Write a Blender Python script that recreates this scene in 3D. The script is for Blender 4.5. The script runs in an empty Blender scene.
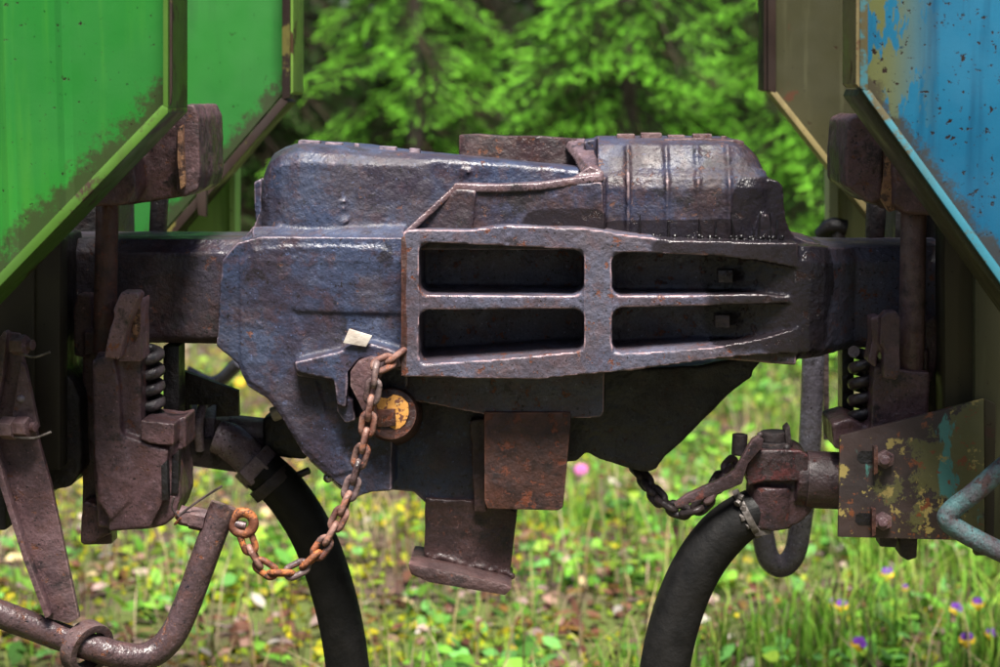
import bpy, bmesh, math, random
import numpy as np
from mathutils import Vector, Matrix, noise as mnoise

R = math.radians
random.seed(7)
rng = np.random.default_rng(7)
scene = bpy.context.scene
COL = scene.collection

# ------------------------------------------------------------------ camera
FPX = 2015.0                      # focal length in photo pixels (1000 wide)
PITCH = math.atan(0.1208)
YAW = math.atan(0.03325 * math.cos(PITCH))
CAM = Vector((0.103, -3.10, 1.465))
cam_d = bpy.data.cameras.new('camera')
cam = bpy.data.objects.new('camera', cam_d)
COL.objects.link(cam)
cam.location = CAM
cam.rotation_euler = (math.pi / 2 - PITCH, 0, YAW)
cam_d.sensor_width = 36.0
cam_d.lens = FPX / 1000 * 36
cam_d.clip_start = 0.05
cam_d.clip_end = 600
cam_d.dof.use_dof = True
cam_d.dof.focus_distance = 2.95
cam_d.dof.aperture_fstop = 4.5
scene.camera = cam

# ------------------------------------------------------------------ light
SUN_EL, SUN_AZ = R(64), R(170)     # azimuth clockwise from +Y: high, behind the camera, slightly right
world = bpy.data.worlds.new('World')
scene.world = world
world.use_nodes = True
wn = world.node_tree
bgn = wn.nodes['Background']
sky = wn.nodes.new('ShaderNodeTexSky')
sky.sky_type = 'NISHITA'
sky.sun_disc = False
sky.sun_elevation = SUN_EL
sky.sun_rotation = SUN_AZ
sky.air_density = 1.0
sky.dust_density = 2.5
sky.ozone_density = 1.0
wn.links.new(sky.outputs[0], bgn.inputs[0])
bgn.inputs[1].default_value = 0.058
sun_d = bpy.data.lights.new('sun', 'SUN')
sun_d.energy = 4.6
sun_d.angle = R(22)
sun_d.color = (1.0, 0.95, 0.87)
sun = bpy.data.objects.new('sun', sun_d)
COL.objects.link(sun)
sv = Vector((math.sin(SUN_AZ) * math.cos(SUN_EL), math.cos(SUN_AZ) * math.cos(SUN_EL), math.sin(SUN_EL)))
sun.rotation_euler = sv.to_track_quat('Z', 'Y').to_euler()
vs = scene.view_settings
vs.view_transform = 'Standard'
vs.look = 'None'
vs.gamma = 1
vs.use_curve_mapping = False
vs.exposure = 1.6
scene.cycles.max_bounces = 6
scene.cycles.use_denoising = True

# ------------------------------------------------------------------ pixel -> world on a plane y = Y
_H = Vector((-math.sin(YAW), math.cos(YAW), 0))
_F = math.cos(PITCH) * _H - math.sin(PITCH) * Vector((0, 0, 1))
_U = math.sin(PITCH) * _H + math.cos(PITCH) * Vector((0, 0, 1))
_R = _H.cross(Vector((0, 0, 1)))


def W(px, py, Y):
    d = _F + _R * ((px - 500) / FPX) + _U * ((333.5 - py) / FPX)
    return CAM + d * ((Y - CAM.y) / d.y)


def S(Y):
    return (Y - CAM.y) / FPX      # metres per pixel at plane Y


# ------------------------------------------------------------------ materials
class N:
    def __init__(self, name):
        self.m = bpy.data.materials.new(name)
        self.m.use_nodes = True
        self.t = self.m.node_tree
        self.b = self.t.nodes['Principled BSDF']
        self.tc = self.t.nodes.new('ShaderNodeNewGeometry').outputs['Position']

    def new(self, k):
        return self.t.nodes.new(k)

    def link(self, a, b):
        self.t.links.new(a, b)

    def map(self, scale=(1, 1, 1), loc=(0, 0, 0)):
        n = self.new('ShaderNodeMapping')
        n.inputs['Scale'].default_value = scale
        n.inputs['Location'].default_value = loc
        self.link(self.tc, n.inputs[0])
        return n.outputs[0]

    def noise(self, scale, detail=6, rough=.55, stretch=None, loc=(0, 0, 0), dist=0.0):
        n = self.new('ShaderNodeTexNoise')
        n.inputs['Scale'].default_value = scale
        n.inputs['Detail'].default_value = detail
        n.inputs['Roughness'].default_value = rough
        n.inputs['Distortion'].default_value = dist
        self.link(self.map(stretch or (1, 1, 1), loc), n.inputs['Vector'])
        return n.outputs[0]

    def ramp(self, fac, lo, hi, a=0.0, b=1.0):
        n = self.new('ShaderNodeMapRange')
        n.interpolation_type = 'SMOOTHSTEP'
        n.inputs[1].default_value = lo
        n.inputs[2].default_value = hi
        n.inputs[3].default_value = a
        n.inputs[4].default_value = b
        self.link(fac, n.inputs[0])
        return n.outputs[0]

    def mix(self, fac, a, b):
        n = self.new('ShaderNodeMix')
        n.data_type = 'RGBA'
        for k, v in ((0, fac), (6, a), (7, b)):
            if isinstance(v, (tuple, list)):
                n.inputs[k].default_value = (*v, 1)
            elif isinstance(v, (int, float)):
                n.inputs[k].default_value = v
            else:
                self.link(v, n.inputs[k])
        return n.outputs[2]

    def math(self, op, a, b=0.0):
        n = self.new('ShaderNodeMath')
        n.operation = op
        for k, v in ((0, a), (1, b)):
            if isinstance(v, (int, float)):
                n.inputs[k].default_value = v
            else:
                self.link(v, n.inputs[k])
        return n.outputs[0]

    def axis(self, k):
        n = self.new('ShaderNodeSeparateXYZ')
        self.link(self.tc, n.inputs[0])
        return n.outputs[k]

    def pointy(self, lo, hi):
        return self.ramp(self.new('ShaderNodeNewGeometry').outputs['Pointiness'], lo, hi)

    def done(self, col, rough, height=None, bump=.4, dist=.004, spec=.5, metal=0.0):
        for k, v in (('Base Color', col), ('Roughness', rough), ('Metallic', metal), ('Specular IOR Level', spec)):
            if isinstance(v, (tuple, list)):
                self.b.inputs[k].default_value = (*v, 1)
            elif isinstance(v, (int, float)):
                self.b.inputs[k].default_value = v
            else:
                self.link(v, self.b.inputs[k])
        if height is not None:
            bn = self.new('ShaderNodeBump')
            bn.inputs['Strength'].default_value = bump
            bn.inputs['Distance'].default_value = dist
            self.link(height, bn.inputs['Height'])
            self.link(bn.outputs[0], self.b.inputs['Normal'])
        return self.m


def cast(name, base, second, rust=(.16, .05, .02), rust_lo=.62, dark=(.012, .010, .012), dark_lo=.6,
         edge=None, rough=(.38, .72), big=7, bump=.75, wet=None, spots=True, edge_lo=.53, edge_hi=.60):
    """painted / oily cast steel with blotches, rust, pits and worn edges"""
    k = .58                                   # even darkening of both base colours
    base, second = tuple(c * k for c in base), tuple(c * k for c in second)
    rust = tuple(c * .85 for c in rust)
    n = N(name)
    col = n.mix(n.ramp(n.noise(big, 9, .66), .42, .58), base, second)
    warm = tuple((a * .35 + c * .65) for a, c in zip(rust, second))
    col = n.mix(n.ramp(n.noise(34, 9, .72, loc=(4, 8, 3)), .50, .60, 0, .5), col, warm)
    d = n.noise(17, 9, .7, loc=(3, 1, 2))
    col = n.mix(n.ramp(d, dark_lo - .04, dark_lo + .04, 0, .8), col, dark)
    lite = tuple(min(1, c * 1.8 + .01) for c in base)
    col = n.mix(n.ramp(n.noise(58, 7, .7, loc=(14, 3, 9)), .58, .68, 0, .45), col, lite)
    rs = n.noise(52, 8, .72, loc=(7, 5, 1))
    rmask = n.ramp(rs, rust_lo - .01, rust_lo + .035)
    col = n.mix(rmask, col, rust)
    if spots:
        sp = n.noise(170, 3, .6, loc=(1, 9, 4))
        col = n.mix(n.ramp(sp, .62, .68), col, dark)
        sp2 = n.noise(150, 3, .6, loc=(11, 2, 6))
        col = n.mix(n.ramp(sp2, .67, .72, 0, .8), col, tuple(min(1, 2.6 * c) for c in base))
    gm = n.new('ShaderNodeMix')
    gm.data_type = 'RGBA'
    gm.blend_type = 'MULTIPLY'
    gm.inputs[0].default_value = 1
    n.link(col, gm.inputs[6])
    n.link(n.ramp(n.noise(300, 5, .75, loc=(2, 1, 7)), .28, .72, .72, 1.25), gm.inputs[7])
    col = gm.outputs[2]
    if edge:
        col = n.mix(n.math('MULTIPLY', n.pointy(edge_lo, edge_hi), n.ramp(n.noise(40, 5), .35, .6)), col, edge)
    rg = n.ramp(n.noise(8, 7, .65, loc=(5, 5, 5)), .42, .58, rough[0] - .10, rough[1] - .10)
    if wet:
        # oily seepage: noisy-edged patches, each (centre px, centre py, radius px x, radius px y, plane)
        x, z = n.axis(0), n.axis(2)
        wob = n.math('MULTIPLY', n.math('SUBTRACT', n.noise(16, 5, .6, loc=(1, 4, 2)), .5), 1.6)
        wm = None
        for (cx, cy, rx, ry, Y) in wet:
            c = W(cx, cy, Y)
            dx = n.math('MULTIPLY', n.math('SUBTRACT', x, c.x), 1 / (rx * S(Y)))
            dz = n.math('MULTIPLY', n.math('SUBTRACT', z, c.z), 1 / (ry * S(Y)))
            d2 = n.math('ADD', n.math('POWER', n.math('ABSOLUTE', dx), 4), n.math('POWER', n.math('ABSOLUTE', dz), 4))
            e = n.ramp(n.math('ADD', d2, wob), 1.1, .75)
            wm = e if wm is None else n.math('MAXIMUM', wm, e)
        col = n.mix(n.math('MULTIPLY', wm, .86), col, (.014, .011, .013))
        rg = n.math('SUBTRACT', rg, n.math('MULTIPLY', wm, .40))
        rg = n.math('MAXIMUM', rg, .10)
    h = n.math('ADD', n.math('ADD', n.math('MULTIPLY', n.noise(26, 6, .6, loc=(2, 2, 8)), .55), n.math('MULTIPLY', n.noise(62, 5, .6, loc=(6, 1, 3)), .55)),
               n.math('MULTIPLY', n.noise(120, 4, .6), .34))
    h = n.math('ADD', h, n.math('MULTIPLY', rmask, -.12))
    return n.done(col, rg, h, bump, .006, spec=.42)


def painted(name, base, second, rust=(.13, .05, .02), edge_rust=None, streak=None, fleck=.69, rough=(.35, .6), rust_lo=.66, peel=None, grime=None, fscale=62):
    """sheet-steel paint: fade, vertical dirt streaks, rust flecks and blooms"""
    n = N(name)
    base, second = tuple(c * 1.0 for c in base), tuple(c * 1.0 for c in second)
    col = n.mix(n.ramp(n.noise(3.0, 6, .6), .35, .65), base, second)
    if streak:
        st = n.noise(9, 5, .6, stretch=(3, 3, .22), loc=(4, 1, 0))
        col = n.mix(n.ramp(st, .5, .72, 0, .75), col, streak)
    if peel:
        pl = n.noise(16, 7, .68, stretch=(2.2, 2.2, .6), loc=(9, 3, 2))
        pm = n.ramp(pl, peel[0], peel[0] + .035)
        gx = n.ramp(n.axis(0), peel[2], peel[3])
        col = n.mix(n.math('MULTIPLY', pm, gx), col, peel[1])
    if grime:
        # dirt and rust creeping in from a plate's cut edge: (two pixels on the edge, plane, width in m, colour)
        a, c, Y, wd, gc = grime
        a, c = W(*a, Y), W(*c, Y)
        nx, nz = -(c.z - a.z), c.x - a.x
        ln = math.hypot(nx, nz)
        nx, nz = nx / ln, nz / ln
        d = n.math('ADD', n.math('MULTIPLY', n.axis(0), nx), n.math('MULTIPLY', n.axis(2), nz))
        d = n.math('ABSOLUTE', n.math('SUBTRACT', d, a.x * nx + a.z * nz))
        d = n.math('ADD', d, n.math('MULTIPLY', n.math('SUBTRACT', n.noise(34, 10, .8, loc=(2, 6, 1)), .5), wd * 3.2))
        col = n.mix(n.ramp(d, wd * .75, wd * .2, 0, .85), col, gc)
    rs = n.noise(9, 9, .72, loc=(7, 5, 1))
    col = n.mix(n.ramp(rs, rust_lo, rust_lo + .05), col, rust)
    fl = n.noise(fscale, 4, .6, loc=(1, 8, 2))
    fm = n.ramp(fl, fleck, fleck + .035)
    col = n.mix(fm, col, tuple(c * .35 for c in rust))
    f2 = n.noise(130, 2, .5, loc=(5, 8, 3))
    col = n.mix(n.ramp(f2, .71, .75, 0, .8), col, tuple(c * .3 for c in base))
    h = n.math('ADD', n.noise(5, 3, .5), n.math('ADD', n.math('MULTIPLY', n.noise(210, 3, .6), .05), n.math('MULTIPLY', fm, -.1)))
    rg = n.ramp(n.noise(11, 5), .35, .65, rough[0], rough[1])
    return n.done(col, rg, h, .5, .004, spec=.22)


def plain(name, base, second=None, rough=.6, scale=40, bump=.3, spec=.5, metal=0.0):
    n = N(name)
    second = second or tuple(c * .55 for c in base)
    a = n.noise(scale, 6, .6)
    col = n.mix(n.ramp(a, .38, .62), base, second)
    return n.done(col, n.ramp(n.noise(scale * .6, 5, loc=(3, 3, 3)), .35, .65, rough - .12, min(1, rough + .1)),
                  n.noise(scale * 3, 5, .6), bump, .003, spec, metal)


def leafy(name, trans=.35, rough=.5):
    """colour comes from the 'tint' attribute of each blade or leaf"""
    n = N(name)
    at = n.new('ShaderNodeAttribute')
    at.attribute_name = 'tint'
    n.done(at.outputs['Color'], rough, spec=.12)
    tr = n.new('ShaderNodeBsdfTranslucent')
    n.link(at.outputs['Color'], tr.inputs[0])
    mx = n.new('ShaderNodeMixShader')
    mx.inputs[0].default_value = trans
    out = n.t.nodes['Material Output']
    n.link(n.b.outputs[0], mx.inputs[1])
    n.link(tr.outputs[0], mx.inputs[2])
    n.link(mx.outputs[0], out.inputs[0])
    return n.m


M = {}
M['cast_blue'] = cast('cast_blue', (.050, .066, .128), (.044, .036, .058), rust=(.11, .045, .034), rust_lo=.64, dark_lo=.61, edge=(.20, .15, .18), edge_lo=.512, edge_hi=.555, big=6)
M['cast_plate'] = cast('cast_plate', (.105, .106, .160), (.098, .082, .108), rust=(.13, .042, .024), rust_lo=.595, dark_lo=.65, edge=(.34, .22, .24), edge_lo=.512, edge_hi=.555, big=9,
                       wet=[(770, 290, 66, 66, -.19), (730, 245, 80, 9, -.2)])
M['shank_cast'] = cast('shank_cast', (.062, .052, .080), (.055, .036, .044), rust=(.11, .045, .034), rust_lo=.61, dark_lo=.60, edge=(.17, .13, .15), edge_lo=.512, edge_hi=.555, big=6)
M['housing'] = cast('housing', (.046, .052, .102), (.046, .030, .040), rust=(.13, .06, .045), rust_lo=.60, dark_lo=.60, edge=(.21, .15, .16), edge_lo=.53, edge_hi=.555, big=7, rough=(.50, .72),
                       wet=[(690, 234, 105, 15, -.13), (566, 228, 44, 20, -.165), (762, 212, 30, 36, -.13)])
M['cast_dark'] = cast('cast_dark', (.050, .046, .050), (.034, .030, .034), rust=(.07, .032, .024), rust_lo=.63, edge=(.09, .07, .075), big=8)
M['brown_cast'] = cast('brown_cast', (.160, .088, .098), (.10, .058, .066), rust=(.13, .05, .03), rust_lo=.60, edge=(.21, .14, .135), big=14)
M['hook_cast'] = cast('hook_cast', (.34, .20, .225), (.23, .135, .15), rust=(.26, .085, .03), rust_lo=.58, edge=(.34, .25, .25), big=20)
M['worn_rim'] = cast('worn_rim', (.20, .135, .155), (.13, .088, .105), rust=(.16, .06, .03), rust_lo=.62, edge=(.34, .25, .26), big=16, rough=(.35, .6))
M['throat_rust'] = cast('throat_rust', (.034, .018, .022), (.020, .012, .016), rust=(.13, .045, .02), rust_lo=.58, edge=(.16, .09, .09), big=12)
M['dark_steel'] = cast('dark_steel', (.038, .030, .033), (.024, .019, .022), rust=(.06, .03, .022), rust_lo=.62, edge=(.07, .05, .05), big=9)
M['black_steel'] = cast('black_steel', (.016, .014, .016), (.011, .010, .012), rust=(.04, .02, .016), rust_lo=.66, big=9)
M['tongue_steel'] = cast('tongue_steel', (.080, .044, .044), (.050, .030, .032), rust=(.10, .04, .03), rust_lo=.62, edge=(.14, .08, .08), big=10)
M['rust_block'] = cast('rust_block', (.070, .032, .028), (.045, .024, .024), rust=(.13, .036, .018), rust_lo=.57, edge=(.15, .06, .04), big=12)
M['chain_rust'] = cast('chain_rust', (.155, .050, .034), (.085, .042, .042), rust=(.24, .07, .025), rust_lo=.55, edge=(.28, .16, .13), big=30, rough=(.5, .8))
M['orange_rust'] = cast('orange_rust', (.26, .085, .035), (.17, .055, .03), rust=(.34, .11, .03), rust_lo=.52, big=40, rough=(.6, .9))
M['lever_steel'] = cast('lever_steel', (.110, .068, .072), (.075, .048, .052), rust=(.15, .055, .03), rust_lo=.6, edge=(.2, .14, .13), big=16, rough=(.3, .55))
M['worn_orange'] = cast('worn_orange', (.55, .30, .16), (.40, .20, .12), rust=(.08, .04, .03), rust_lo=.52, big=30)
M['red_cock'] = cast('red_cock', (.125, .032, .034), (.055, .026, .030), rust=(.045, .028, .03), rust_lo=.5, dark_lo=.55, edge=(.28, .11, .11), big=12, rough=(.35, .6))
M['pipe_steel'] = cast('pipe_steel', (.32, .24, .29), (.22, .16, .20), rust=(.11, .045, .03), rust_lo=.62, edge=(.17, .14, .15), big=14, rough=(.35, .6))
M['cock_dark'] = cast('cock_dark', (.075, .042, .048), (.045, .028, .032), rust=(.10, .03, .025), rust_lo=.58, edge=(.14, .09, .09), big=12, rough=(.35, .6))
M['grey_rod'] = cast('grey_rod', (.17, .165, .21), (.12, .11, .14), rust=(.1, .06, .05), rust_lo=.64, big=14, rough=(.22, .4))
M['teal_rod'] = cast('teal_rod', (.13, .115, .135), (.12, .26, .27), rust=(.10, .06, .06), rust_lo=.56, dark_lo=.7, edge=(.35, .42, .42), big=18)
M['green_paint'] = painted('green_paint', (.014, .130, .020), (.020, .165, .022), rust=(.035, .022, .012), streak=(.034, .175, .020), rust_lo=.69, fleck=.655, fscale=110, grime=((164, 104), (-90, 366), -.45, .05, (.030, .028, .014)))
M['green_far'] = painted('green_far', (.020, .135, .026), (.026, .16, .030), rust=(.04, .026, .016), streak=(.022, .11, .026), rust_lo=.66, fleck=.68, grime=((284, 92), (120, 282), .67, .045, (.035, .030, .02)))
M['green_edge'] = painted('green_edge', (.060, .135, .020), (.042, .10, .015), rust=(.035, .022, .014), streak=(.05, .08, .02), rust_lo=.535)
M['green_side'] = painted('green_side', (.17, .30, .05), (.12, .22, .04), rust=(.06, .035, .02), streak=(.08, .12, .03), rust_lo=.58)
M['rust_edge'] = painted('rust_edge', (.036, .023, .018), (.020, .014, .013), rust=(.11, .10, .03), streak=(.025, .017, .016), rust_lo=.58)
M['blue_paint'] = painted('blue_paint', (.007, .080, .155), (.011, .105, .19), rust=(.040, .020, .014), streak=(.005, .042, .09), fleck=.62, rust_lo=.675, fscale=105,
                          peel=(.455, (.085, .095, .036), W(945, 60, -.45).x, W(878, 60, -.45).x), grime=((866, 92), (1100, 402), -.45, .03, (.035, .028, .02)))
M['blue_edge'] = painted('blue_edge', (.030, .14, .19), (.05, .16, .19), rust=(.07, .06, .03), streak=(.05, .09, .08), rust_lo=.49)
M['olive_paint'] = painted('olive_paint', (.052, .050, .026), (.040, .040, .021), rust=(.075, .035, .02), streak=(.10, .10, .055), rust_lo=.60)
M['olive_edge'] = painted('olive_edge', (.21, .17, .075), (.13, .11, .055), rust=(.075, .032, .02), streak=(.07, .05, .03), rust_lo=.52)
M['pale_green'] = painted('pale_green', (.36, .60, .14), (.27, .48, .11), rust=(.10, .07, .03), streak=(.14, .26, .07), rust_lo=.66)
M['pale_olive'] = painted('pale_olive', (.58, .60, .30), (.46, .47, .23), rust=(.14, .09, .05), streak=(.2, .2, .1), rust_lo=.66)
M['post_olive'] = painted('post_olive', (.042, .036, .020), (.026, .021, .016), rust=(.05, .026, .02), streak=(.03, .022, .02), rust_lo=.58)
M['rubber'] = plain('rubber', (.0050, .0048, .0050), (.0085, .0078, .0076), .6, 45, .4, spec=.22)
M['oil'] = plain('oil', (.010, .008, .009), (.006, .005, .006), .20, 60, .1)
M['scrap_white'] = plain('scrap_white', (.46, .42, .37), (.34, .29, .25), .5, 60, .3)
M['bark'] = plain('bark', (.05, .033, .025), (.022, .016, .013), .9, 25, .9)
M['bright_metal'] = plain('bright_metal', (.6, .57, .58), (.4, .38, .4), .3, 60, .2, metal=.8)
M['zinc'] = plain('zinc', (.16, .14, .13), (.06, .05, .045), .5, 80, .3, metal=.3)

# yellow marking paint flaking off a rusty disc
_n = N('yellow_mark')
_c = _n.mix(_n.ramp(_n.noise(55, 6, .7), .50, .54), (.50, .235, .05), (.11, .038, .022))
_c = _n.mix(_n.ramp(_n.noise(90, 4, .6, loc=(4, 4, 4)), .60, .66), _c, (.60, .40, .16))
M['yellow_mark'] = _n.done(_c, .7, _n.noise(120, 5), .4, .003)

# bolt-on plate: olive and turquoise paint coming off brown rust
_n = N('flaking_plate')
_x0 = _n.axis(0)
_c = _n.mix(_n.ramp(_n.noise(9, 6, .6), .4, .6), (.040, .024, .022), (.024, .016, .016))
_o = _n.noise(13, 8, .72, loc=(2, 0, 3))
_om = _n.math('ADD', _o, _n.ramp(_x0, W(850, 470, -.27).x, W(975, 470, -.27).x, -.09, .12))
_c = _n.mix(_n.ramp(_om, .53, .57), _c, (.085, .080, .028))
_t = _n.noise(9, 7, .66, stretch=(2.2, 1, .8), loc=(6, 2, 1))
_tm = _n.math('ADD', _t, _n.ramp(_n.math('ABSOLUTE', _n.math('SUBTRACT', _x0, W(945, 470, -.27).x)), 0, .045, .055, -.10))
_c = _n.mix(_n.ramp(_tm, .56, .60), _c, (.050, .17, .15))
_y = _n.noise(24, 7, .7, loc=(1, 7, 5))
_c = _n.mix(_n.ramp(_y, .585, .615), _c, (.26, .20, .06))
_c = _n.mix(_n.ramp(_n.noise(40, 6, .7, loc=(8, 7, 5)), .58, .62), _c, (.15, .045, .016))
M['flaking_plate'] = _n.done(_c, _n.ramp(_n.noise(20, 5), .3, .7, .4, .75), _n.math('ADD', _n.noise(40, 7), _n.math('MULTIPLY', _n.ramp(_om, .53, .57), .15)), .45, .004)

M['leaf'] = leafy('leaf', .35, .5)
M['needle'] = leafy('needle', .25, .5)
_n = N('soil')
_c = _n.mix(_n.ramp(_n.noise(3, 8, .65), .4, .6), (.040, .022, .015), (.075, .045, .030))
_c = _n.mix(_n.ramp(_n.noise(1.1, 6, .6, loc=(3, 2, 0)), .46, .58), _c, (.07, .095, .012))
M['soil'] = _n.done(_c, .95, _n.noise(14, 8, .7), .8, .03)


# ------------------------------------------------------------------ mesh helpers
def ico(bm, c, r, sub=2):
    bmesh.ops.create_icosphere(bm, subdivisions=sub, radius=r, matrix=Matrix.Translation(c))


class B:
    """collects solids into one bmesh, then links it as ONE object"""

    def __init__(self):
        self.bm = bmesh.new()

    def loft(self, secs, cap=True):
        bm = self.bm
        rings = [[bm.verts.new(p) for p in s] for s in secs]
        n = len(rings[0])
        for a, b in zip(rings, rings[1:]):
            for i in range(n):
                bm.faces.new((a[i], a[(i + 1) % n], b[(i + 1) % n], b[i]))
        if cap:
            bm.faces.new(rings[0])
            bm.faces.new(rings[-1][::-1])
        return self

    def poly(self, pts, Y0, Y1, taper=0.0):
        """outline traced at plane Y0, extruded straight back in depth to Y1"""
        f = [W(x, y, Y0) for x, y in pts]
        b = [Vector((p.x, Y1, p.z)) for p in f]
        if taper:
            c = sum(b, Vector()) / len(b)
            b = [c + (p - c) * (1 - taper) for p in b]
        return self.loft([f, b])

    def rect(self, x0, y0, x1, y1, Y0, Y1):
        return self.poly([(x0, y0), (x1, y0), (x1, y1), (x0, y1)], Y0, Y1)

    def box(self, a, b):
        (x0, y0, z0), (x1, y1, z1) = a, b
        return self.loft([[Vector((x0, y0, z0)), Vector((x1, y0, z0)), Vector((x1, y0, z1)), Vector((x0, y0, z1))],
                          [Vector((x0, y1, z0)), Vector((x1, y1, z0)), Vector((x1, y1, z1)), Vector((x0, y1, z1))]])

    def plan(self, pts, z0, z1):
        """outline in plan (x, y world), extruded between two heights"""
        return self.loft([[Vector((x, y, z0)) for x, y in pts], [Vector((x, y, z1)) for x, y in pts]])

    def tube(self, pts, r, seg=14, smooth=True, closed=False):
        pts = [Vector(p) for p in pts]
        rs = r if isinstance(r, (list, tuple)) else [r] * len(pts)
        if smooth and len(pts) > 2:
            out, ro = [], []
            k = len(pts)
            rngi = range(k if closed else k - 1)
            for i in rngi:
                p0 = pts[(i - 1) % k] if (closed or i > 0) else pts[0] * 2 - pts[1]
                p1, p2 = pts[i], pts[(i + 1) % k]
                p3 = pts[(i + 2) % k] if (closed or i + 2 < k) else p2 * 2 - p1
                for s in range(6):
                    t = s / 6
                    out.append(.5 * ((2 * p1) + (p2 - p0) * t + (2 * p0 - 5 * p1 + 4 * p2 - p3) * t * t + (3 * p1 - p0 - 3 * p2 + p3) * t ** 3))
                    ro.append(rs[i] * (1 - t) + rs[(i + 1) % k] * t)
            if not closed:
                out.append(pts[-1])
                ro.append(rs[-1])
            pts, rs = out, ro
        k = len(pts)
        rings = []
        up = None
        for i, p in enumerate(pts):
            if closed:
                t = pts[(i + 1) % k] - pts[i - 1]
            else:
                t = pts[min(i + 1, k - 1)] - pts[max(i - 1, 0)]
            t.normalize()
            if up is None:
                up = Vector((0, 0, 1)) if abs(t.z) < .9 else Vector((1, 0, 0))
            up = (up - t * up.dot(t)).normalized()
            v = t.cross(up)
            rings.append([p + (up * math.cos(a) + v * math.sin(a)) * rs[i] for a in (2 * math.pi * j / seg for j in range(seg))])
        if closed:
            rings.append(rings[0])
            return self.loft(rings, cap=False)
        return self.loft(rings)

    def cyl(self, a, b, r, seg=20, r2=None):
        return self.tube([a, b], [r, r if r2 is None else r2], seg, smooth=False)

    def ball(self, c, r):
        ico(self.bm, c, r)
        return self

    def done(self, name, mat, parent=None, bevel=0.0, seg=2, remesh=0.0, smooth=6, disp=0.0, dscale=.05, sharp=40):
        bm = self.bm
        if parent is not None and parent.get('_o') is not None:
            bmesh.ops.translate(bm, verts=bm.verts, vec=-Vector(parent['_o']))
        bmesh.ops.recalc_face_normals(bm, faces=bm.faces)
        if bevel:
            es = [e for e in bm.edges if len(e.link_faces) == 2 and e.calc_face_angle(0) > R(28)]
            bmesh.ops.bevel(bm, geom=es, offset=bevel, segments=seg, affect='EDGES', profile=.6, clamp_overlap=True)
        bmesh.ops.triangulate(bm, faces=[f for f in bm.faces if len(f.verts) > 4])
        me = bpy.data.meshes.new(name)
        bm.to_mesh(me)
        bm.free()
        me.materials.append(M[mat])
        me.shade_smooth()
        if not remesh:
            me.set_sharp_from_angle(angle=R(sharp))
        o = bpy.data.objects.new(name, me)
        COL.objects.link(o)
        if parent is not None:
            o.parent = parent
        if remesh:
            md = o.modifiers.new('remesh', 'REMESH')
            md.mode = 'VOXEL'
            md.voxel_size = remesh
            md.use_smooth_shade = True
            md = o.modifiers.new('smooth', 'SMOOTH')
            md.factor = .5
            md.iterations = smooth
        if disp:
            tx = bpy.data.textures.new(name, 'CLOUDS')
            tx.noise_scale = dscale
            tx.noise_depth = 4
            md = o.modifiers.new('disp', 'DISPLACE')
            md.texture = tx
            md.strength = disp
            md.mid_level = .5
            md.texture_coords = 'LOCAL'
        return o


def thing(name, label, cat, loc, group=None):
    o = bpy.data.objects.new(name, None)
    o.empty_display_size = .05
    COL.objects.link(o)
    o.location = loc
    o['_o'] = list(loc)
    o['label'] = label
    o['category'] = cat
    if group:
        o['group'] = group
    return o


def tag(o, label, cat, group=None, kind=None):
    if label:
        o['label'] = label
    if cat:
        o['category'] = cat
    if group:
        o['group'] = group
    if kind:
        o['kind'] = kind
    return o


def nut(b, c, axis, r, h):
    axis = Vector(axis).normalized()
    return b.tube([Vector(c) - axis * h / 2, Vector(c) + axis * h / 2], r, 6, smooth=False)


# ================================================================== SETTING: ground
def ground_z(x, y):
    return .05 * mnoise.noise(Vector((x * .5, y * .5, 0))) * min(1, max(0, (y - .5) / 2)) + .035 * max(0, y - 6)


g = bmesh.new()
xs = sorted(set([-150, -60, -25, -12] + [round(-6 + .25 * i, 3) for i in range(49)] + [12, 25, 60, 150]))
ys = sorted(set([-150, -60, -20, -8, -4, -2, -1] + [round(-.5 + .25 * i, 3) for i in range(75)] + [24, 40, 80, 200]))
gv = [[g.verts.new((x, y, ground_z(x, min(y, 18)))) for x in xs] for y in ys]
for j in range(len(ys) - 1):
    for i in range(len(xs) - 1):
        g.faces.new((gv[j][i], gv[j][i + 1], gv[j + 1][i + 1], gv[j + 1][i]))
me = bpy.data.meshes.new('ground')
g.to_mesh(me)
g.free()
me.materials.append(M['soil'])
me.shade_smooth()
o = bpy.data.objects.new('ground', me)
COL.objects.link(o)
o['kind'] = 'structure'
o['label'] = 'mossy brown forest soil beside the track'

# ================================================================== LEFT COUPLER (blue-grey)
LC = thing('railway_coupler', 'blue-grey cast coupler with a rusty lifting chain, projecting from the green wagon', 'coupler', W(300, 340, 0), 'coupled knuckles')
V = .0025
b = B()
# shank
a0, a1 = W(-60, 239, -.10), W(262, 345, -.10)
b.loft([[Vector((x, y, z)) for (y, z) in ((-.100 + k, a1.z + .012), (-.100 + k, a0.z - .02), (-.085, a0.z), (.08, a0.z), (.09, a0.z - .02), (.09, a1.z + .012), (.07, a1.z), (-.085, a1.z))]
        for x, k in ((a0.x, 0), ((a0.x + a1.x) / 2, 0), (a1.x, -.012))])
b.done('shank', 'shank_cast', LC, remesh=.003, smooth=6, disp=.0026, dscale=.03)
b = B()
# lower head body
b.poly([(237, 243), (262, 236), (408, 238), (408, 385), (392, 402), (392, 491), (372, 492), (355, 498), (332, 479), (302, 453), (286, 425), (268, 399), (247, 386), (237, 364), (226, 354), (216, 346), (222, 260)], -.145, .11)
b.poly([(250, 300), (300, 312), (404, 314), (404, 258), (380, 248), (300, 246), (255, 250)], -.149, -.10)
b.poly([(240, 262), (262, 250), (300, 330), (330, 430), (352, 470), (335, 476), (304, 449), (288, 421), (270, 394), (250, 382), (241, 362)], -.148, -.10)
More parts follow.
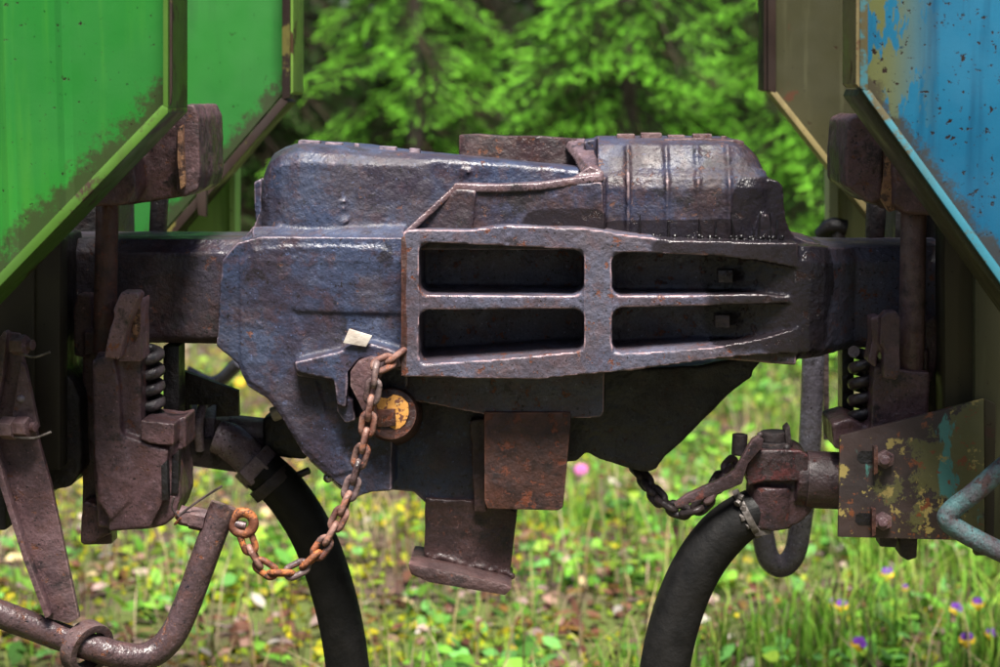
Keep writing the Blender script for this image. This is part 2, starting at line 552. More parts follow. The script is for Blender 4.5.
# lower extension behind the other coupler's foot
b.poly([(340, 380), (600, 380), (600, 405), (505, 418), (500, 505), (432, 507), (424, 503), (414, 492), (385, 490), (345, 480)], -.062, .09)
# fillet between shank and housing
b.poly([(238, 240), (247, 234), (254, 226), (258, 214), (300, 214), (300, 250), (238, 250)], -.08, .08)


# upper housing, lofted along x
def housing(px, top, yf, yb, base, Y=-.11, rnd=1.0):
    x = W(px, 200, Y).x
    zt = W(px, top, Y).z
    zb = W(px, base, Y).z
    h = .026 * rnd
    return [Vector((x, yf - .006, zb)), Vector((x, yf, zt - h)), Vector((x, yf + .012 * rnd, zt - h * .45)), Vector((x, yf + .035 * rnd, zt - h * .12)),
            Vector((x, yf + .06 * rnd, zt)), Vector((x, yb - .04, zt + .001)), Vector((x, yb, zt - h)), Vector((x, yb, zb))]


b.loft([housing(257, 186, -.075, .07, 250), housing(261, 167, -.085, .085, 250), housing(268, 155, -.095, .10, 250), housing(280, 148, -.105, .11, 250), housing(298, 144, -.112, .12, 250),
        housing(335, 146, -.115, .12, 250), housing(348, 147, -.108, .12, 250), housing(420, 155, -.102, .08, 250, rnd=.6), housing(436, 156, -.098, .05, 250, rnd=.35), housing(520, 163, -.085, .03, 250, rnd=.3), housing(601, 171, -.075, .02, 250, rnd=.3)])
# wrinkled casting scars on the housing front
rs_ = random.Random(3)
for i in range(46):
    px, py = rs_.uniform(304, 334), rs_.uniform(180, 228)
    an = rs_.uniform(0, 3.14)
    pts = []
    for q in range(4):
        pts.append(W(px, py, -.1120 - .004 * (py - 170) / 60))
        an += rs_.uniform(-.9, .9)
        px += math.cos(an) * 5
        py += math.sin(an) * 4
    b.tube(pts, rs_.uniform(.0012, .0022), 6)
for i in range(30):
    px = rs_.uniform(300, 470)
    py = 150 + (px - 300) * .08 + rs_.uniform(2, 14)
    b.ball(W(px, py, -.094), rs_.uniform(.003, .0055))
# ledge
b.loft([[W(px, 226, -.11), W(px, 231, -.125), W(px, 240, -.145), W(px, 262, -.150), W(px, 262, -.09)] for px in (252, 300, 350, 405)])
# tab on the back edge
b.poly([(254, 182), (262, 178), (262, 224), (255, 222)], .03, .06)
# horizontal rib and the lifter's lug
b.poly([(294, 363), (340, 361), (340, 382), (296, 376)], -.172, -.10)
b.poly([(338, 352), (350, 345), (372, 344), (398, 352), (404, 362), (404, 372), (360, 358), (348, 372), (346, 408), (337, 405), (334, 380), (296, 372), (294, 362)], -.186, -.10)
b.poly([(337, 396), (352, 400), (356, 420), (345, 424), (337, 412)], -.175, -.10)
b.done('head', 'cast_blue', LC, remesh=V, smooth=5, disp=.0026, dscale=.03)
# top lid pads
for (x0, x1, y0) in ((298, 319, 143), (325, 342, 145), (354, 359, 146), (379, 396, 149), (409, 420, 151)):
    q = B()
    q.poly([(x0, y0 - 3), (x1, y0 - 2), (x1, y0 + 8), (x0, y0 + 8)], -.05, -.05 + max(.012, (x1 - x0) * S(0)))
    q.done('lid_pad', 'cast_blue', LC, bevel=.002)
# lifter crescent
b = B()
b.poly([(350, 372), (358, 361), (370, 357), (384, 358), (398, 354), (402, 366), (384, 372), (377, 384), (374, 402), (378, 420), (368, 422), (357, 400), (350, 386)], -.200, -.15)
lf = b.done('lifter', 'brown_cast', LC, bevel=.004, disp=.002)
b = B()
b.cyl(W(391, 414, -.178), W(391, 414, -.06), 26 * S(-.17), 36, 34 * S(-.17))
b.done('lifter_shaft', 'rust_block', LC, bevel=.004, disp=.002)
b = B()
b.poly([(374, 404), (380, 398), (387, 399), (393, 395), (401, 397), (408, 404), (409, 414), (405, 424), (399, 429), (388, 431), (377, 432), (373, 424)], -.181, -.17)
yd = b.done('marked_disc', 'yellow_mark', LC, bevel=.001)
yd['label'] = 'disc with flaking yellow paint'
b = B()
b.poly([(377, 410), (395, 409), (396, 426), (386, 427), (377, 427)], -.186, -.175)
b.done('square_plug', 'rust_block', LC, bevel=.002)
# tongue with a foot plate
b = B()
b.poly([(425, 498), (500, 502), (517, 512), (510, 575), (424, 560)], -.07, -.03)
b.poly([(470, 420), (486, 418), (486, 512), (474, 512)], -.085, -.03)
for i in range(22):
    b.ball(W(428 + i * 4, 556 + i * .9 + random.uniform(-2, 2), -.069), random.uniform(.004, .006))
for i in range(16):
    b.ball(W(428 + i * 4.4, 503 + random.uniform(-1.5, 1.5), -.0675), random.uniform(.003, .005))
b.done('tongue', 'brown_cast', LC, remesh=.0025, smooth=3, disp=.003, dscale=.02).data.materials[0] = M['tongue_steel']
b = B()
b.poly([(408, 564), (428, 567), (506, 584), (512, 589), (505, 596), (430, 583), (411, 575)], -.13, .0)
b.done('foot_plate', 'tongue_steel', LC, bevel=.004, disp=.002)

# ================================================================== RIGHT COUPLER
RC = thing('railway_coupler', 'grey coupler with four recessed pockets and an oily ribbed housing, on the blue wagon', 'coupler', W(690, 340, 0), 'coupled knuckles')
YF = -.20
b = B()
# face plate bars
b.poly([(403, 231), (415, 229), (470, 230), (508, 225), (540, 227), (584, 228), (621, 234), (670, 240), (749, 242), (798, 243), (798, 268), (760, 261), (714, 256), (650, 253), (612, 252), (585, 250), (500, 246), (419, 242), (403, 242)], YF, -.06)
b.poly([(403, 231), (419, 231), (419, 377), (403, 377)], YF, -.06)
b.poly([(584, 228), (612, 232), (612, 371), (584, 375)], YF, -.06)
b.poly([(403, 364), (420, 364), (500, 359), (582, 351), (612, 354), (680, 350), (714, 347), (760, 339), (798, 328), (798, 353), (757, 355), (714, 359), (630, 371), (580, 375), (535, 380), (500, 379), (403, 377)], YF, -.06)
b.poly([(415, 295), (590, 296), (590, 309), (415, 310)], YF + .004, -.06)
b.poly([(606, 296), (700, 295), (757, 294), (796, 297), (796, 303), (757, 304), (700, 306), (606, 308)], YF + .004, -.06)
# rounded inner corners of the pockets
for cx, cy, sx, sy in ((419, 243, 1, 1), (584, 250, -1, 1), (419, 295, 1, -1), (584, 295, -1, -1), (419, 310, 1, 1), (584, 309, -1, 1), (419, 364, 1, -1), (584, 352, -1, -1),
                       (612, 253, 1, 1), (612, 296, 1, -1), (612, 308, 1, 1), (612, 353, 1, -1)):
    b.poly([(cx - 4 * sx, cy - 4 * sy), (cx + 9 * sx, cy - 4 * sy), (cx + 9 * sx, cy), (cx + 3 * sx, cy + 2.5 * sy), (cx, cy + 8 * sy), (cx - 4 * sx, cy + 8 * sy)], YF + .003, -.06)
# sloping pocket floors
for x0, x1, yl, yr, up in ((410, 594, 296, 297, 11), (410, 594, 364, 351, 15), (606, 760, 297, 296, 9), (606, 770, 353, 341, 14)):
    secs = []
    for px, py in ((x0, yl), (x1, yr)):
        f0 = W(px, py, YF + .012)
        k0 = W(px, py - up, -.085)
        secs.append([f0, Vector((f0.x, -.14, W(px, py - up * .45, -.14).z)), Vector((f0.x, -.085, k0.z)), Vector((f0.x, -.085, f0.z - .006)), Vector((f0.x, f0.y, f0.z - .006))])
    b.loft(secs)
# back of the pockets
b.rect(408, 236, 600, 374, -.085, -.02)
xa, xb, xc, xd = W(600, 300, -.12).x, W(797, 300, -.19).x, W(838, 300, -.17).x, W(1000, 300, -.12).x
zt, zb = W(700, 250, -.12).z, W(700, 358, -.12).z
b.plan([(xa, -.105), (xa + .10, -.113), (xa + .15, -.125), (xa + .20, -.148), (xa + .245, -.178), (xb, -.199), (xb, 0), (xa, 0)], zb, zt)
# shank: swells from the plate to a plain bar
sh = []
for px, yf, t, u in ((794, -.199, 243, 354), (804, -.196, 243, 354), (820, -.180, 245, 353), (838, -.148, 248, 351), (856, -.122, 248, 350), (900, -.115, 248, 348), (1040, -.11, 248, 348)):
    x = W(px, 300, -.13).x
    z1, z0 = W(px, t, -.13).z, W(px, u, -.13).z
    sh.append([Vector((x, yf, z0 + .012)), Vector((x, yf, z1 - .022)), Vector((x, yf + .015, z1)), Vector((x, .08, z1)), Vector((x, .09, z1 - .02)), Vector((x, .09, z0 + .01)), Vector((x, .07, z0)), Vector((x, yf + .012, z0))])
b.loft(sh)
# wall behind the plate, lock housing and raised rim
bface = b
b = B()
b.poly([(404, 236), (455, 189), (530, 188), (602, 182), (606, 250), (404, 250)], -.165, -.13)
b.poly([(404, 236), (455, 189), (476, 190), (472, 236)], -.172, -.14)


def strip(pts, w, th):
    """rim bar: list of (px, py, Y); w = height, th = depth"""
    secs = []
    for (px, py, Y) in pts:
        p = W(px, py, Y)
        secs.append([p + Vector((0, -th / 2, -w / 2)), p + Vector((0, -th / 2, w / 2)), p + Vector((0, th / 2, w / 2)), p + Vector((0, th / 2, -w / 2))])
    b.loft(secs)


bmain = b
b = B()
strip([(407, 233, -.176), (432, 210, -.164), (457, 187, -.152), (480, 187, -.150)], .012, .035)
strip([(455, 187, -.150), (500, 188, -.150), (540, 186, -.150), (575, 181, -.146), (601, 178, -.138)], .012, .040)
b.poly([(566, 183), (578, 174), (590, 166), (604, 172), (604, 182)], -.152, -.12)
b.loft([[W(584, 184, -.16), W(604, 180, -.155), W(604, 173, -.135), W(592, 170, -.135)], [W(573, 160, -.02), W(594, 156, -.02), W(594, 148, 0), W(575, 149, 0)],
        [W(564, 148, .05), W(584, 143, .05), W(584, 137, .07), W(566, 138, .07)]])
b.done('throat_rim', 'worn_rim', RC, remesh=.0022, smooth=4, disp=.0016, dscale=.02)
b = bmain
b.poly([(584, 141), (603, 138), (603, 250), (590, 250), (586, 180)], -.01, .1)
b.poly([(596, 182), (606, 176), (606, 250), (596, 250)], -.15, 0)
# back wall of the throat
b = B()
b.poly([(459, 135), (478, 134), (505, 136), (540, 136), (577, 139), (592, 165), (592, 230), (459, 230)], .05, .085)
b.done('throat_wall', 'throat_rust', RC, bevel=.003, disp=.002)
b = bmain


# lock housing
def lock(px, top, yf, yb, sh_z=178, base=250):
    x = W(px, 200, -.13).x
    z = lambda py: W(px, py, -.13).z
    d = top - 138
    return [Vector((x, yf, z(base))), Vector((x, yf - .004, z(max(sh_z + 10, top + 6)))), Vector((x, yf + .002, z(max(sh_z, top + 4)))), Vector((x, yf + .018, z(max(sh_z - 10, top + 3)))), Vector((x, yf + .028, z(156 + d * .8))), Vector((x, yf + .042, z(145 + d))),
            Vector((x, yf + .07, z(139 + d))), Vector((x, yb - .05, z(139 + d))), Vector((x, yb, z(150 + d))), Vector((x, yb, z(base)))]


b.loft([lock(598, 138, -.128, .13), lock(700, 138, -.135, .13), lock(733, 138.5, -.133, .13), lock(742, 141, -.131, .125), lock(749, 145, -.129, .12), lock(756, 151, -.126, .115), lock(762, 159, -.122, .11), lock(767, 168, -.117, .10), lock(770, 177, -.112, .095)])
b.poly([(745, 181), (770, 179), (778, 181), (783, 187), (784, 205), (786, 220), (790, 230), (797, 237), (806, 241), (820, 244), (820, 252), (745, 252)], -.118, .09)
b.poly([(748, 252), (762, 214), (768, 214), (782, 252)], -.142, -.1)
for px in (628, 667, 698, 729):
    dd = 0 if px < 740 else 8
    pts = [Vector((W(px, py, -.13).x, yy, W(px, py, -.13).z)) for py, yy in ((246, -.134), (190 + dd, -.140), (178 + dd, -.134), (168 + dd, -.117), (156 + dd, -.108), (146 + dd, -.094))]
    b.tube([q + Vector((0, .0018, 0)) for q in pts], .0034, 8)
b.done('lock_housing', 'housing', RC, remesh=V, smooth=4, disp=.002, dscale=.025)
b = bface
# oil seeping out along the seam: beads and short runs
q = B()
ro = random.Random(11)
for i in range(150):
    px = ro.uniform(608, 786)
    py = ro.uniform(235, 243) + (px - 608) * .012
    q.ball(W(px, py, -.139 - ro.uniform(0, .012)), ro.uniform(.0015, .0042))
for px in (640, 668, 699, 716, 731, 752, 760, 770, 777):
    p0 = W(px, ro.uniform(208, 226), -.139)
    p1 = W(px + ro.uniform(-3, 3), 242, -.141)
    q.tube([p0, (p0 + p1) / 2 + Vector((.001, -.001, 0)), p1], [.0008, .0016, .003], 8)
q.done('oil_seep', 'oil', RC, disp=.0015, dscale=.01)['kind'] = 'stuff'
# foot under the plate
b.poly([(404, 370), (605, 366), (604, 412), (600, 418), (540, 418), (480, 414), (430, 404), (404, 400)], -.125, -.066)
b.done('face_plate', 'cast_plate', RC, remesh=V, smooth=4, disp=.002, dscale=.025)
b = B()
b.poly([(401, 238), (405, 236), (407, 250), (406, 300), (408, 330), (406, 375), (401, 376)], -.2012, -.10)
b.done('rusted_edge', 'rust_block', RC, bevel=.002, disp=.003, dscale=.012)
# dark lower body
b = B()
b.poly([(525, 372), (700, 366), (766, 352), (763, 360), (753, 371), (752, 377), (744, 382), (728, 396), (700, 424), (682, 442), (665, 457), (656, 470), (646, 473), (625, 467), (598, 459), (586, 452), (576, 462), (525, 465)], -.05, .10)
b.done('guard_arm', 'cast_dark', RC, remesh=.0035, smooth=6, disp=.004, dscale=.04)
# rusty hanging block
b = B()
b.poly([(484, 412), (571, 412), (571, 425), (563, 508), (558, 511), (487, 509), (484, 500)], -.13, -.066)
rb = b.done('hanging_block', 'rust_block', RC, bevel=.004, disp=.0015)
rb['label'] = 'orange-rusted square block hanging under the head'
# bolts in the pockets
for cx, cy in ((725, 276), (722, 321)):
    b = B()
    b.rect(cx - 7, cy - 6, cx + 8, cy + 7, -.166, -.10)
    b.done('square_bolt', 'cast_plate', RC, bevel=.0025)
# lid plates
b = B()
b.poly([(664, 139), (700, 138), (744, 141), (744, 147), (664, 147)], -.075, .02)
b.done('lid_plate', 'brown_cast', RC, bevel=.002)
for (x0, x1, y0) in ((617, 635, 134), (641, 662, 133), (668, 685, 135), (693, 712, 134), (721, 727, 136)):
    b = B()
    b.rect(x0, y0, x1, y0 + 9, -.06, -.06 + (x1 - x0) * S(0))
    b.done('lid_pad', 'brown_cast', RC, bevel=.002)


# ================================================================== WAGON PLATES
def gusset(parent, pts, Yp, flange, mats, thick=.012, out=1):
    """plate with a strip flange along its free edge; pts: outer edge polyline (vertical edge top, corner, diagonal end) + the far corners"""
    pl = B()
    pl.poly(pts, Yp + flange * .35, Yp + flange * .35 + thick)
    return pl


def edge_strip(parent, p, q, Y0, Y1, w, name, mat, side):
    """flat bar standing along an edge p-q (pixels at Y0), from depth Y0 to Y1, w pixels thick towards `side` (pixel vector)"""
    s = B()
    a, c = Vector(p), Vector(q)
    n = Vector(side)
    s.poly([tuple(a), tuple(c), tuple(c + n * w), tuple(a + n * w)], Y0, Y1)
    return s.done(name, mat, parent, bevel=.0015)


GW = thing('freight_wagon', 'green freight wagon end with rust-edged end plates above its coupler', 'wagon', W(-60, 300, 0), 'coupled freight wagons')
YN, YFAR = -.50, .62
# near plate
p = B()
p.poly([(-90, -560), (164, -560), (164, 104), (-90, 366)], YN + .045, YN + .057)
p.done('end_plate', 'green_paint', GW, bevel=.001)
p = B()
p.poly([(163, -560), (168, -560), (168, 108), (163, 106)], YN, YN + .135)
p.done('edge_flange', 'green_edge', GW, bevel=.001)
p = B()
p.poly([(168.2, -560), (171, -560), (171, 108), (168.2, 108)], YN + .035, YN + .135)
p.done('edge_flange', 'green_side', GW, bevel=.001)
p = B()
p.poly([(168.3, -560), (172, -560), (172, 90), (171, 104), (168.3, 107)], YN + .010, YN + .018)
p.done('rust_strip', 'rust_edge', GW, bevel=.002)
p = B()
p.poly([(162, 105), (168, 108), (168, 113), (-90, 379), (-90, 366)], YN, YN + .135)
p.done('edge_flange', 'green_edge', GW, bevel=.0015)
for px, w in ((4, 5), (62, 6)):       # pressed vertical folds in the sheet
    p = B()
    zt_, zb_ = W(px, -60, YN + .04).z, W(px, 271 - px, YN + .04).z
    x_ = W(px, 0, YN + .045).x
    p.loft([[Vector((x_ - .012, YN + .046, z)), Vector((x_, YN + .039, z)), Vector((x_ + .012, YN + .046, z))] for z in (zb_, zt_)])
    p.done('pressed_fold', 'green_paint', GW)
# far plate
p = B()
p.poly([(120, -560), (284, -560), (284, 92), (120, 282)], YFAR + .05, YFAR + .062)
p.done('end_plate', 'green_far', GW, bevel=.001)
p = B()
p.poly([(282, -560), (290, -560), (290, 97), (282, 100)], YFAR, YFAR + .05)
p.done('edge_flange', 'rust_edge', GW, bevel=.001)
p = B()
p.poly([(290, -560), (293, -560), (293, 92), (290, 95)], YFAR + .01, YFAR + .16)
p.done('edge_flange', 'green_side', GW, bevel=.001)
p = B()
p.poly([(281, 98), (288, 102), (120, 298), (114, 292)], YFAR, YFAR + .12)
p.done('edge_flange', 'rust_edge', GW, bevel=.001)
p = B()
p.rect(188, 165, 229, 300, YFAR + .15, YFAR + .20)
p.rect(229, 165, 235, 300, YFAR + .13, YFAR + .20)
p.done('corner_post', 'pale_green', GW, bevel=.002)
p = B()
p.poly([(196, 190), (206, 186), (206, 217), (198, 215)], YFAR - .02, YFAR)
p.done('bracket', 'rust_edge', GW, bevel=.001)
# near-black frame block: the darkness behind the rods is put into its colour
xr = W(84, 300, -.05).x
p = B()
p.box((xr - 1.6, -.30, .84), (xr - .06, .40, 1.10))
p.box((xr - 1.6, -.05, 1.08), (xr - .10, .45, 1.62))
p.box((xr - 1.6, .20, .90), (xr - .02, .42, 1.45))
p.done('headstock_shade', 'black_steel', GW, bevel=.004)
p = B()
p.rect(-90, 240, 34, 478, -.24, -.20)
p.rect(34, 240, 60, 470, -.235, -.19)
p.done('end_sill', 'post_olive', GW, bevel=.003)
p = B()
p.poly([(20, 235), (62, 235), (63, 372), (72, 380), (80, 398), (82, 470), (70, 487), (40, 493), (0, 495), (-90, 495), (-90, 470), (20, 470)], -.185, -.06)
p.done('striker_casting', 'dark_steel', GW, remesh=.004, smooth=6, disp=.004, dscale=.05)
p = B()
p.box((xr - 2.6, -.42, 1.66), (xr - .16, .6, 2.5))
p.done('end_wall', 'green_far', GW, bevel=.004)
# striker lugs over the shank
p = B()
p.poly([(128, 120), (150, 112), (176, 107), (184, 118), (184, 196), (150, 202), (128, 205), (98, 206), (90, 180), (100, 150)], -.160, .02)
p.poly([(184, 104), (194, 105), (199, 118), (200, 176), (197, 190), (184, 197), (176, 190), (176, 110)], -.205, .0)
p.poly([(92, 165), (118, 150), (134, 158), (136, 188), (128, 204), (92, 207)], -.235, -.12)
p.done('striker_lug', 'brown_cast', GW, remesh=.0032, smooth=7, disp=.004, dscale=.03)
p = B()
p.poly([(177, 128), (183, 124), (185, 186), (180, 190), (177, 160)], -.215, -.19)
wl = p.done('worn_patch', 'worn_orange', GW, bevel=.002, disp=.002)
wl['label'] = 'pale orange worn edge of the striker lug'
# hanger rods
for (x0, x1, y0, y1, Y, m) in ((96, 119, 195, 352, -.19, 'rust_block'), (151, 169, 192, 245, .12, 'black_steel')):
    p = B()
    xm = (x0 + x1) / 2
    a, c = W(xm, y0, Y), W(xm - 3, y1, Y)
    p.cyl(a, c, (x1 - x0) / 2 * S(Y), 20)
    p.done('hanger_rod', m, GW, bevel=.003, disp=.002)
# centring beam: hooks
p = B()
p.poly([(78, 294), (90, 295), (91, 330), (86, 358), (74, 356), (73, 310)], -.16, -.12)
p.rect(84, 332, 110, 355, -.17, -.12)
p.poly([(84, 350), (112, 350), (112, 545), (82, 545), (82, 360)], -.14, -.10)
p.done('centring_beam', 'brown_cast', GW, remesh=.0026, smooth=4, disp=.002)
p = B()
p.poly([(121, 292), (136, 292), (139, 296), (132, 312), (126, 330), (119, 360), (104, 357), (109, 333), (114, 317), (113, 310)], -.275, -.235)
p.poly([(128, 328), (134, 308), (141, 298), (141, 362), (118, 362)], -.232, -.17)
p.done('beam_hook', 'hook_cast', GW, remesh=.002, smooth=4, disp=.003)
p = B()
p.poly([(135, 308), (140, 301), (140, 330), (135, 342), (132, 330)], -.2365, -.230)
p.done('worn_patch', 'worn_orange', GW, bevel=.001)
# centring casting
p = B()
p.poly([(97, 352), (141, 355), (141, 424), (150, 428), (174, 424), (174, 446), (178, 470), (180, 500), (174, 518), (164, 526), (140, 530), (115, 531), (98, 527), (93, 470), (96, 400)], -.215, -.10)
p.poly([(92, 360), (112, 352), (118, 380), (120, 430), (132, 470), (130, 500), (110, 520), (97, 500), (93, 430)], -.235, -.16)
p.poly([(112, 430), (138, 440), (168, 450), (164, 500), (150, 528), (108, 532), (110, 470)], -.23, -.16)
p.poly([(82, 500), (98, 505), (110, 534), (92, 544), (80, 544)], -.18, -.11)
p.done('centring_casting', 'brown_cast', GW, remesh=.003, smooth=6, disp=.004, dscale=.03)
for pts in ([(161, 466), (167, 460), (168, 500), (162, 501)], [(172, 456), (179, 450), (178, 494), (171, 494)]):
    p = B()
    p.poly(pts, -.2335 if pts[0][0] < 165 else -.2175, -.20)
    p.done('slot_shade', 'black_steel', GW, bevel=.001)  # solid black plates standing in for the shade inside the openings
p = B()
p.poly([(172, 420), (186, 416), (186, 448), (174, 452)], -.19, -.11)
p.poly([(141, 420), (174, 424), (174, 446), (150, 444), (141, 440)], -.235, -.12)
p.done('spring_shelf', 'brown_cast', GW, remesh=.0025, smooth=4, disp=.002)


def coil(parent, px0, px1, py0, py1, Y, turns, mat):
    s = B()
    cx = W((px0 + px1) / 2, (py0 + py1) / 2, Y)
    r = (px1 - px0) / 2 * S(Y)
    zt_, zb_ = W(0, py0, Y).z, W(0, py1, Y).z
    n = int(turns * 14)
    s.tube([Vector((cx.x + r * math.cos(2 * math.pi * i / 14), Y + r * math.sin(2 * math.pi * i / 14), zb_ + (zt_ - zb_) * i / n)) for i in range(n + 1)], .0088, 12, smooth=False)
    return s.done('coil_spring', mat, parent)


coil(GW, 138, 160, 346, 432, -.16, 5.5, 'cast_dark')
p = B()
p.rect(163, 346, 179, 424, -.08, -.03)
p.done('spring_post', 'black_steel', GW, bevel=.002)
# brackets for the air pipe, behind
p = B()
p.poly([(178, 369), (238, 391), (239, 416), (216, 417), (216, 405), (190, 405), (190, 418), (178, 420)], .02, .035)
p.poly([(178, 438), (236, 440), (262, 452), (262, 476), (178, 464)], .02, .06)
p.done('pipe_bracket', 'dark_steel', GW, bevel=.001)
p = B()
p.tube([W(186, 372, .9), W(214, 383, .9), W(240, 362, .85)], .014, 12)
p.done('far_handrail', 'grey_rod', GW)
# lever bracket
p = B()
p.poly([(-6, 345), (4, 332), (19, 334), (26, 372), (36, 430), (40, 446), (50, 482), (79, 618), (68, 624), (46, 618), (24, 560), (3, 494), (-14, 440)], -.33, -.318)
p.poly([(-12, 430), (-6, 440), (8, 494), (28, 558), (50, 616), (45, 619), (23, 560), (2, 494), (-16, 440)], -.352, -.33)
p.poly([(-6, 345), (4, 331), (7, 333), (2, 380), (-6, 420)], -.352, -.33)
p.done('lever_bracket', 'brown_cast', GW, bevel=.002, disp=.001)
p = B()
p.poly([(21, 362), (25, 366), (38, 428), (10, 430)], -.345, -.331)
p.done('bracket_gusset', 'brown_cast', GW, bevel=.001)
for cx, cy, r in ((20, 345, 11), (9, 428, 12), (23, 427, 11)):
    p = B()
    nut(p, W(cx, cy, -.36), (1, -.25, 0), r * S(-.36), .020)
    p.cyl(W(cx - 4, cy, -.35), W(cx + 13, cy, -.36), .0075, 12)
    p.done('bracket_nut', 'brown_cast', GW, bevel=.0012)
for pts in ([(18, 353, -.365), (34, 357, -.375), (50, 352, -.38)], [(14, 437, -.365), (34, 438, -.375), (51, 432, -.38)]):
    p = B()
    p.tube([W(*q) for q in pts], .0016, 6)
    p.done('cotter_pin', 'zinc', GW)
p = B()
p.ball(W(21, 399, -.345), .006)
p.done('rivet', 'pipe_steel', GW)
p = B()
cx = W(87, 648, -.31)
ax = Vector((.80, -.60, -.22)).normalized()
u = ax.cross(Vector((0, 0, 1))).normalized()
v = ax.cross(u)
rr = 25 * S(-.31)
for t in (0,):
    secs = []
    for j in range(33):
        a = 2 * math.pi * j / 32
        d = u * math.cos(a) + v * math.sin(a)
        secs.append([cx + d * (rr - .007) - ax * .012, cx + d * (rr + .005) - ax * .012, cx + d * (rr + .005) + ax * .012, cx + d * (rr - .007) + ax * .012])
    p.loft(secs, cap=False)
p.done('guide_ring', 'lever_steel', GW, bevel=.0015)

# uncoupling lever
LV = thing('uncoupling_lever', 'bent brown steel uncoupling lever rod holding the rusty chain', 'lever', W(100, 660, -.30))
p = B()
p.tube([W(-60, 592, -.36), W(0, 614, -.34), (W(70, 640, -.315)), W(120, 655, -.30), W(150, 655, -.285), W(172, 636, -.275), W(188, 602, -.265), W(205, 556, -.255), W(224, 505, -.245)], 14.3 * S(-.29), 22)
p.done('rod', 'lever_steel', LV, disp=.001, sharp=50)
p = B()
nut(p, W(198, 519, -.25), (1, 0, -.22), 12 * S(-.25), .022)
nut(p, W(185, 516, -.25), (1, 0, -.22), 10.5 * S(-.25), .016)
p.cyl(W(176, 514, -.25), W(246, 526, -.25), .0065, 12)
p.done('through_bolt', 'brown_cast', LV, bevel=.001)
for q in ([(178, 516, -.262), (200, 500, -.265), (222, 486, -.27)], [(180, 518, -.262), (172, 508, -.27), (174, 497, -.275)]):
    p = B()
    p.tube([W(*k) for k in q], .0017, 6)
    p.done('cotter_pin', 'dark_steel', LV)
p = B()
p.ball(W(180, 516, -.255), .0078)
p.tube([W(181, 519, -.258), W(175, 524, -.262), W(181, 518, -.268)], .002, 6)
p.done('pin_head', 'orange_rust', LV)
p = B()
cc = W(243, 523, -.25)
p.tube([cc + Vector((math.cos(a) * 11 * S(-.25), 0, math.sin(a) * 11 * S(-.25))) for a in (2 * math.pi * j / 16 for j in range(16))], .0075, 12, closed=True)
p.done('eye_bolt', 'orange_rust', LV)


# ================================================================== chains
def link_mesh(L, Wd, r, mat):
    q = B()
    h = (L - Wd) / 2
    pts = []
    for j in range(9):
        a = -math.pi / 2 + math.pi * j / 8
        pts.append(Vector((h + math.cos(a) * (Wd / 2 - r), math.sin(a) * (Wd / 2 - r), 0)))
    for j in range(9):
        a = math.pi / 2 + math.pi * j / 8
        pts.append(Vector((-h + math.cos(a) * (Wd / 2 - r), math.sin(a) * (Wd / 2 - r), 0)))
    q.tube(pts, r, 10, smooth=False, closed=True)
    o = q.done('link', mat, None, disp=.0012, dscale=.012)
    COL.objects.unlink(o)
    return o


def chain(name, label, pts, L, Wd, r, mats, loc, roll0=.2):
    t = thing(name, label, 'chain', loc)
    pts = [Vector(q) for q in pts]
    dense = []
    for i in range(len(pts) - 1):
        p0 = pts[i - 1] if i else pts[0] * 2 - pts[1]
        p1, p2 = pts[i], pts[i + 1]
        p3 = pts[i + 2] if i + 2 < len(pts) else p2 * 2 - p1
        for s in range(24):
            u_ = s / 24
            dense.append(.5 * ((2 * p1) + (p2 - p0) * u_ + (2 * p0 - 5 * p1 + 4 * p2 - p3) * u_ * u_ + (3 * p1 - p0 - 3 * p2 + p3) * u_ ** 3))
    dense.append(pts[-1])
    pitch = L - 2 * r * 1.9
    acc, k, last = 0, 0, dense[0]
    marks = [dense[0]]
    for q in dense[1:]:
        seg = (q - last).length
        while acc + seg >= pitch:
            f = (pitch - acc) / seg
            last = last.lerp(q, f)
            marks.append(last.copy())
            seg = (q - last).length
            acc = 0
        acc += seg
        last = q
    protos = [link_mesh(L, Wd, r, m) for m in mats]
    for i in range(len(marks) - 1):
        a, c = marks[i], marks[i + 1]
        o = (protos[-1] if i > .66 * (len(marks) - 1) and i % 3 else protos[(i * 7 + i // 3) % (len(protos) - 1)]).copy()
        COL.objects.link(o)
        o.name = 'link'
        x = (c - a).normalized()
        y = Vector((0, 1, 0))
        y = (y - x * y.dot(x)).normalized()
        z = x.cross(y)
        roll = roll0 + (math.pi / 2 if i % 2 else 0) + random.uniform(-.2, .2)
        y2 = y * math.cos(roll) + z * math.sin(roll)
        z2 = x.cross(y2)
        m = Matrix((x, y2, z2)).transposed().to_4x4()
        m.translation = (a + c) / 2 - Vector(t['_o'])
        o.parent = t
        o.matrix_local = m
    return t


chain('chain', 'rusty reddish chain looping from the left coupler down to the bent lever',
      [W(402, 352, -.195), W(388, 362, -.212), W(377, 366, -.222), W(374, 384, -.226), W(370, 408, -.226), W(365, 440, -.224), W(357, 468, -.224), W(350, 492, -.226), W(338, 520, -.23), W(322, 548, -.235),
       W(304, 566, -.24), W(284, 574, -.245), W(264, 569, -.248), W(251, 550, -.25), W(243, 527, -.25)], .043, .0262, .0049, ['chain_rust', 'chain_rust', 'lever_steel', 'chain_rust', 'orange_rust'], W(290, 578, -.24))
chain('chain', 'dark steel chain slung from the right coupler to the air cock handle',
      [W(636, 470, .03), W(646, 481, .0), W(655, 494, -.03), W(668, 506, -.05), W(688, 512, -.06), W(704, 504, -.07), W(716, 486, -.06), W(726, 470, -.03), W(738, 458, .0)],
      .044, .028, .0058, ['dark_steel', 'dark_steel', 'brown_cast'], W(680, 515, -.04))

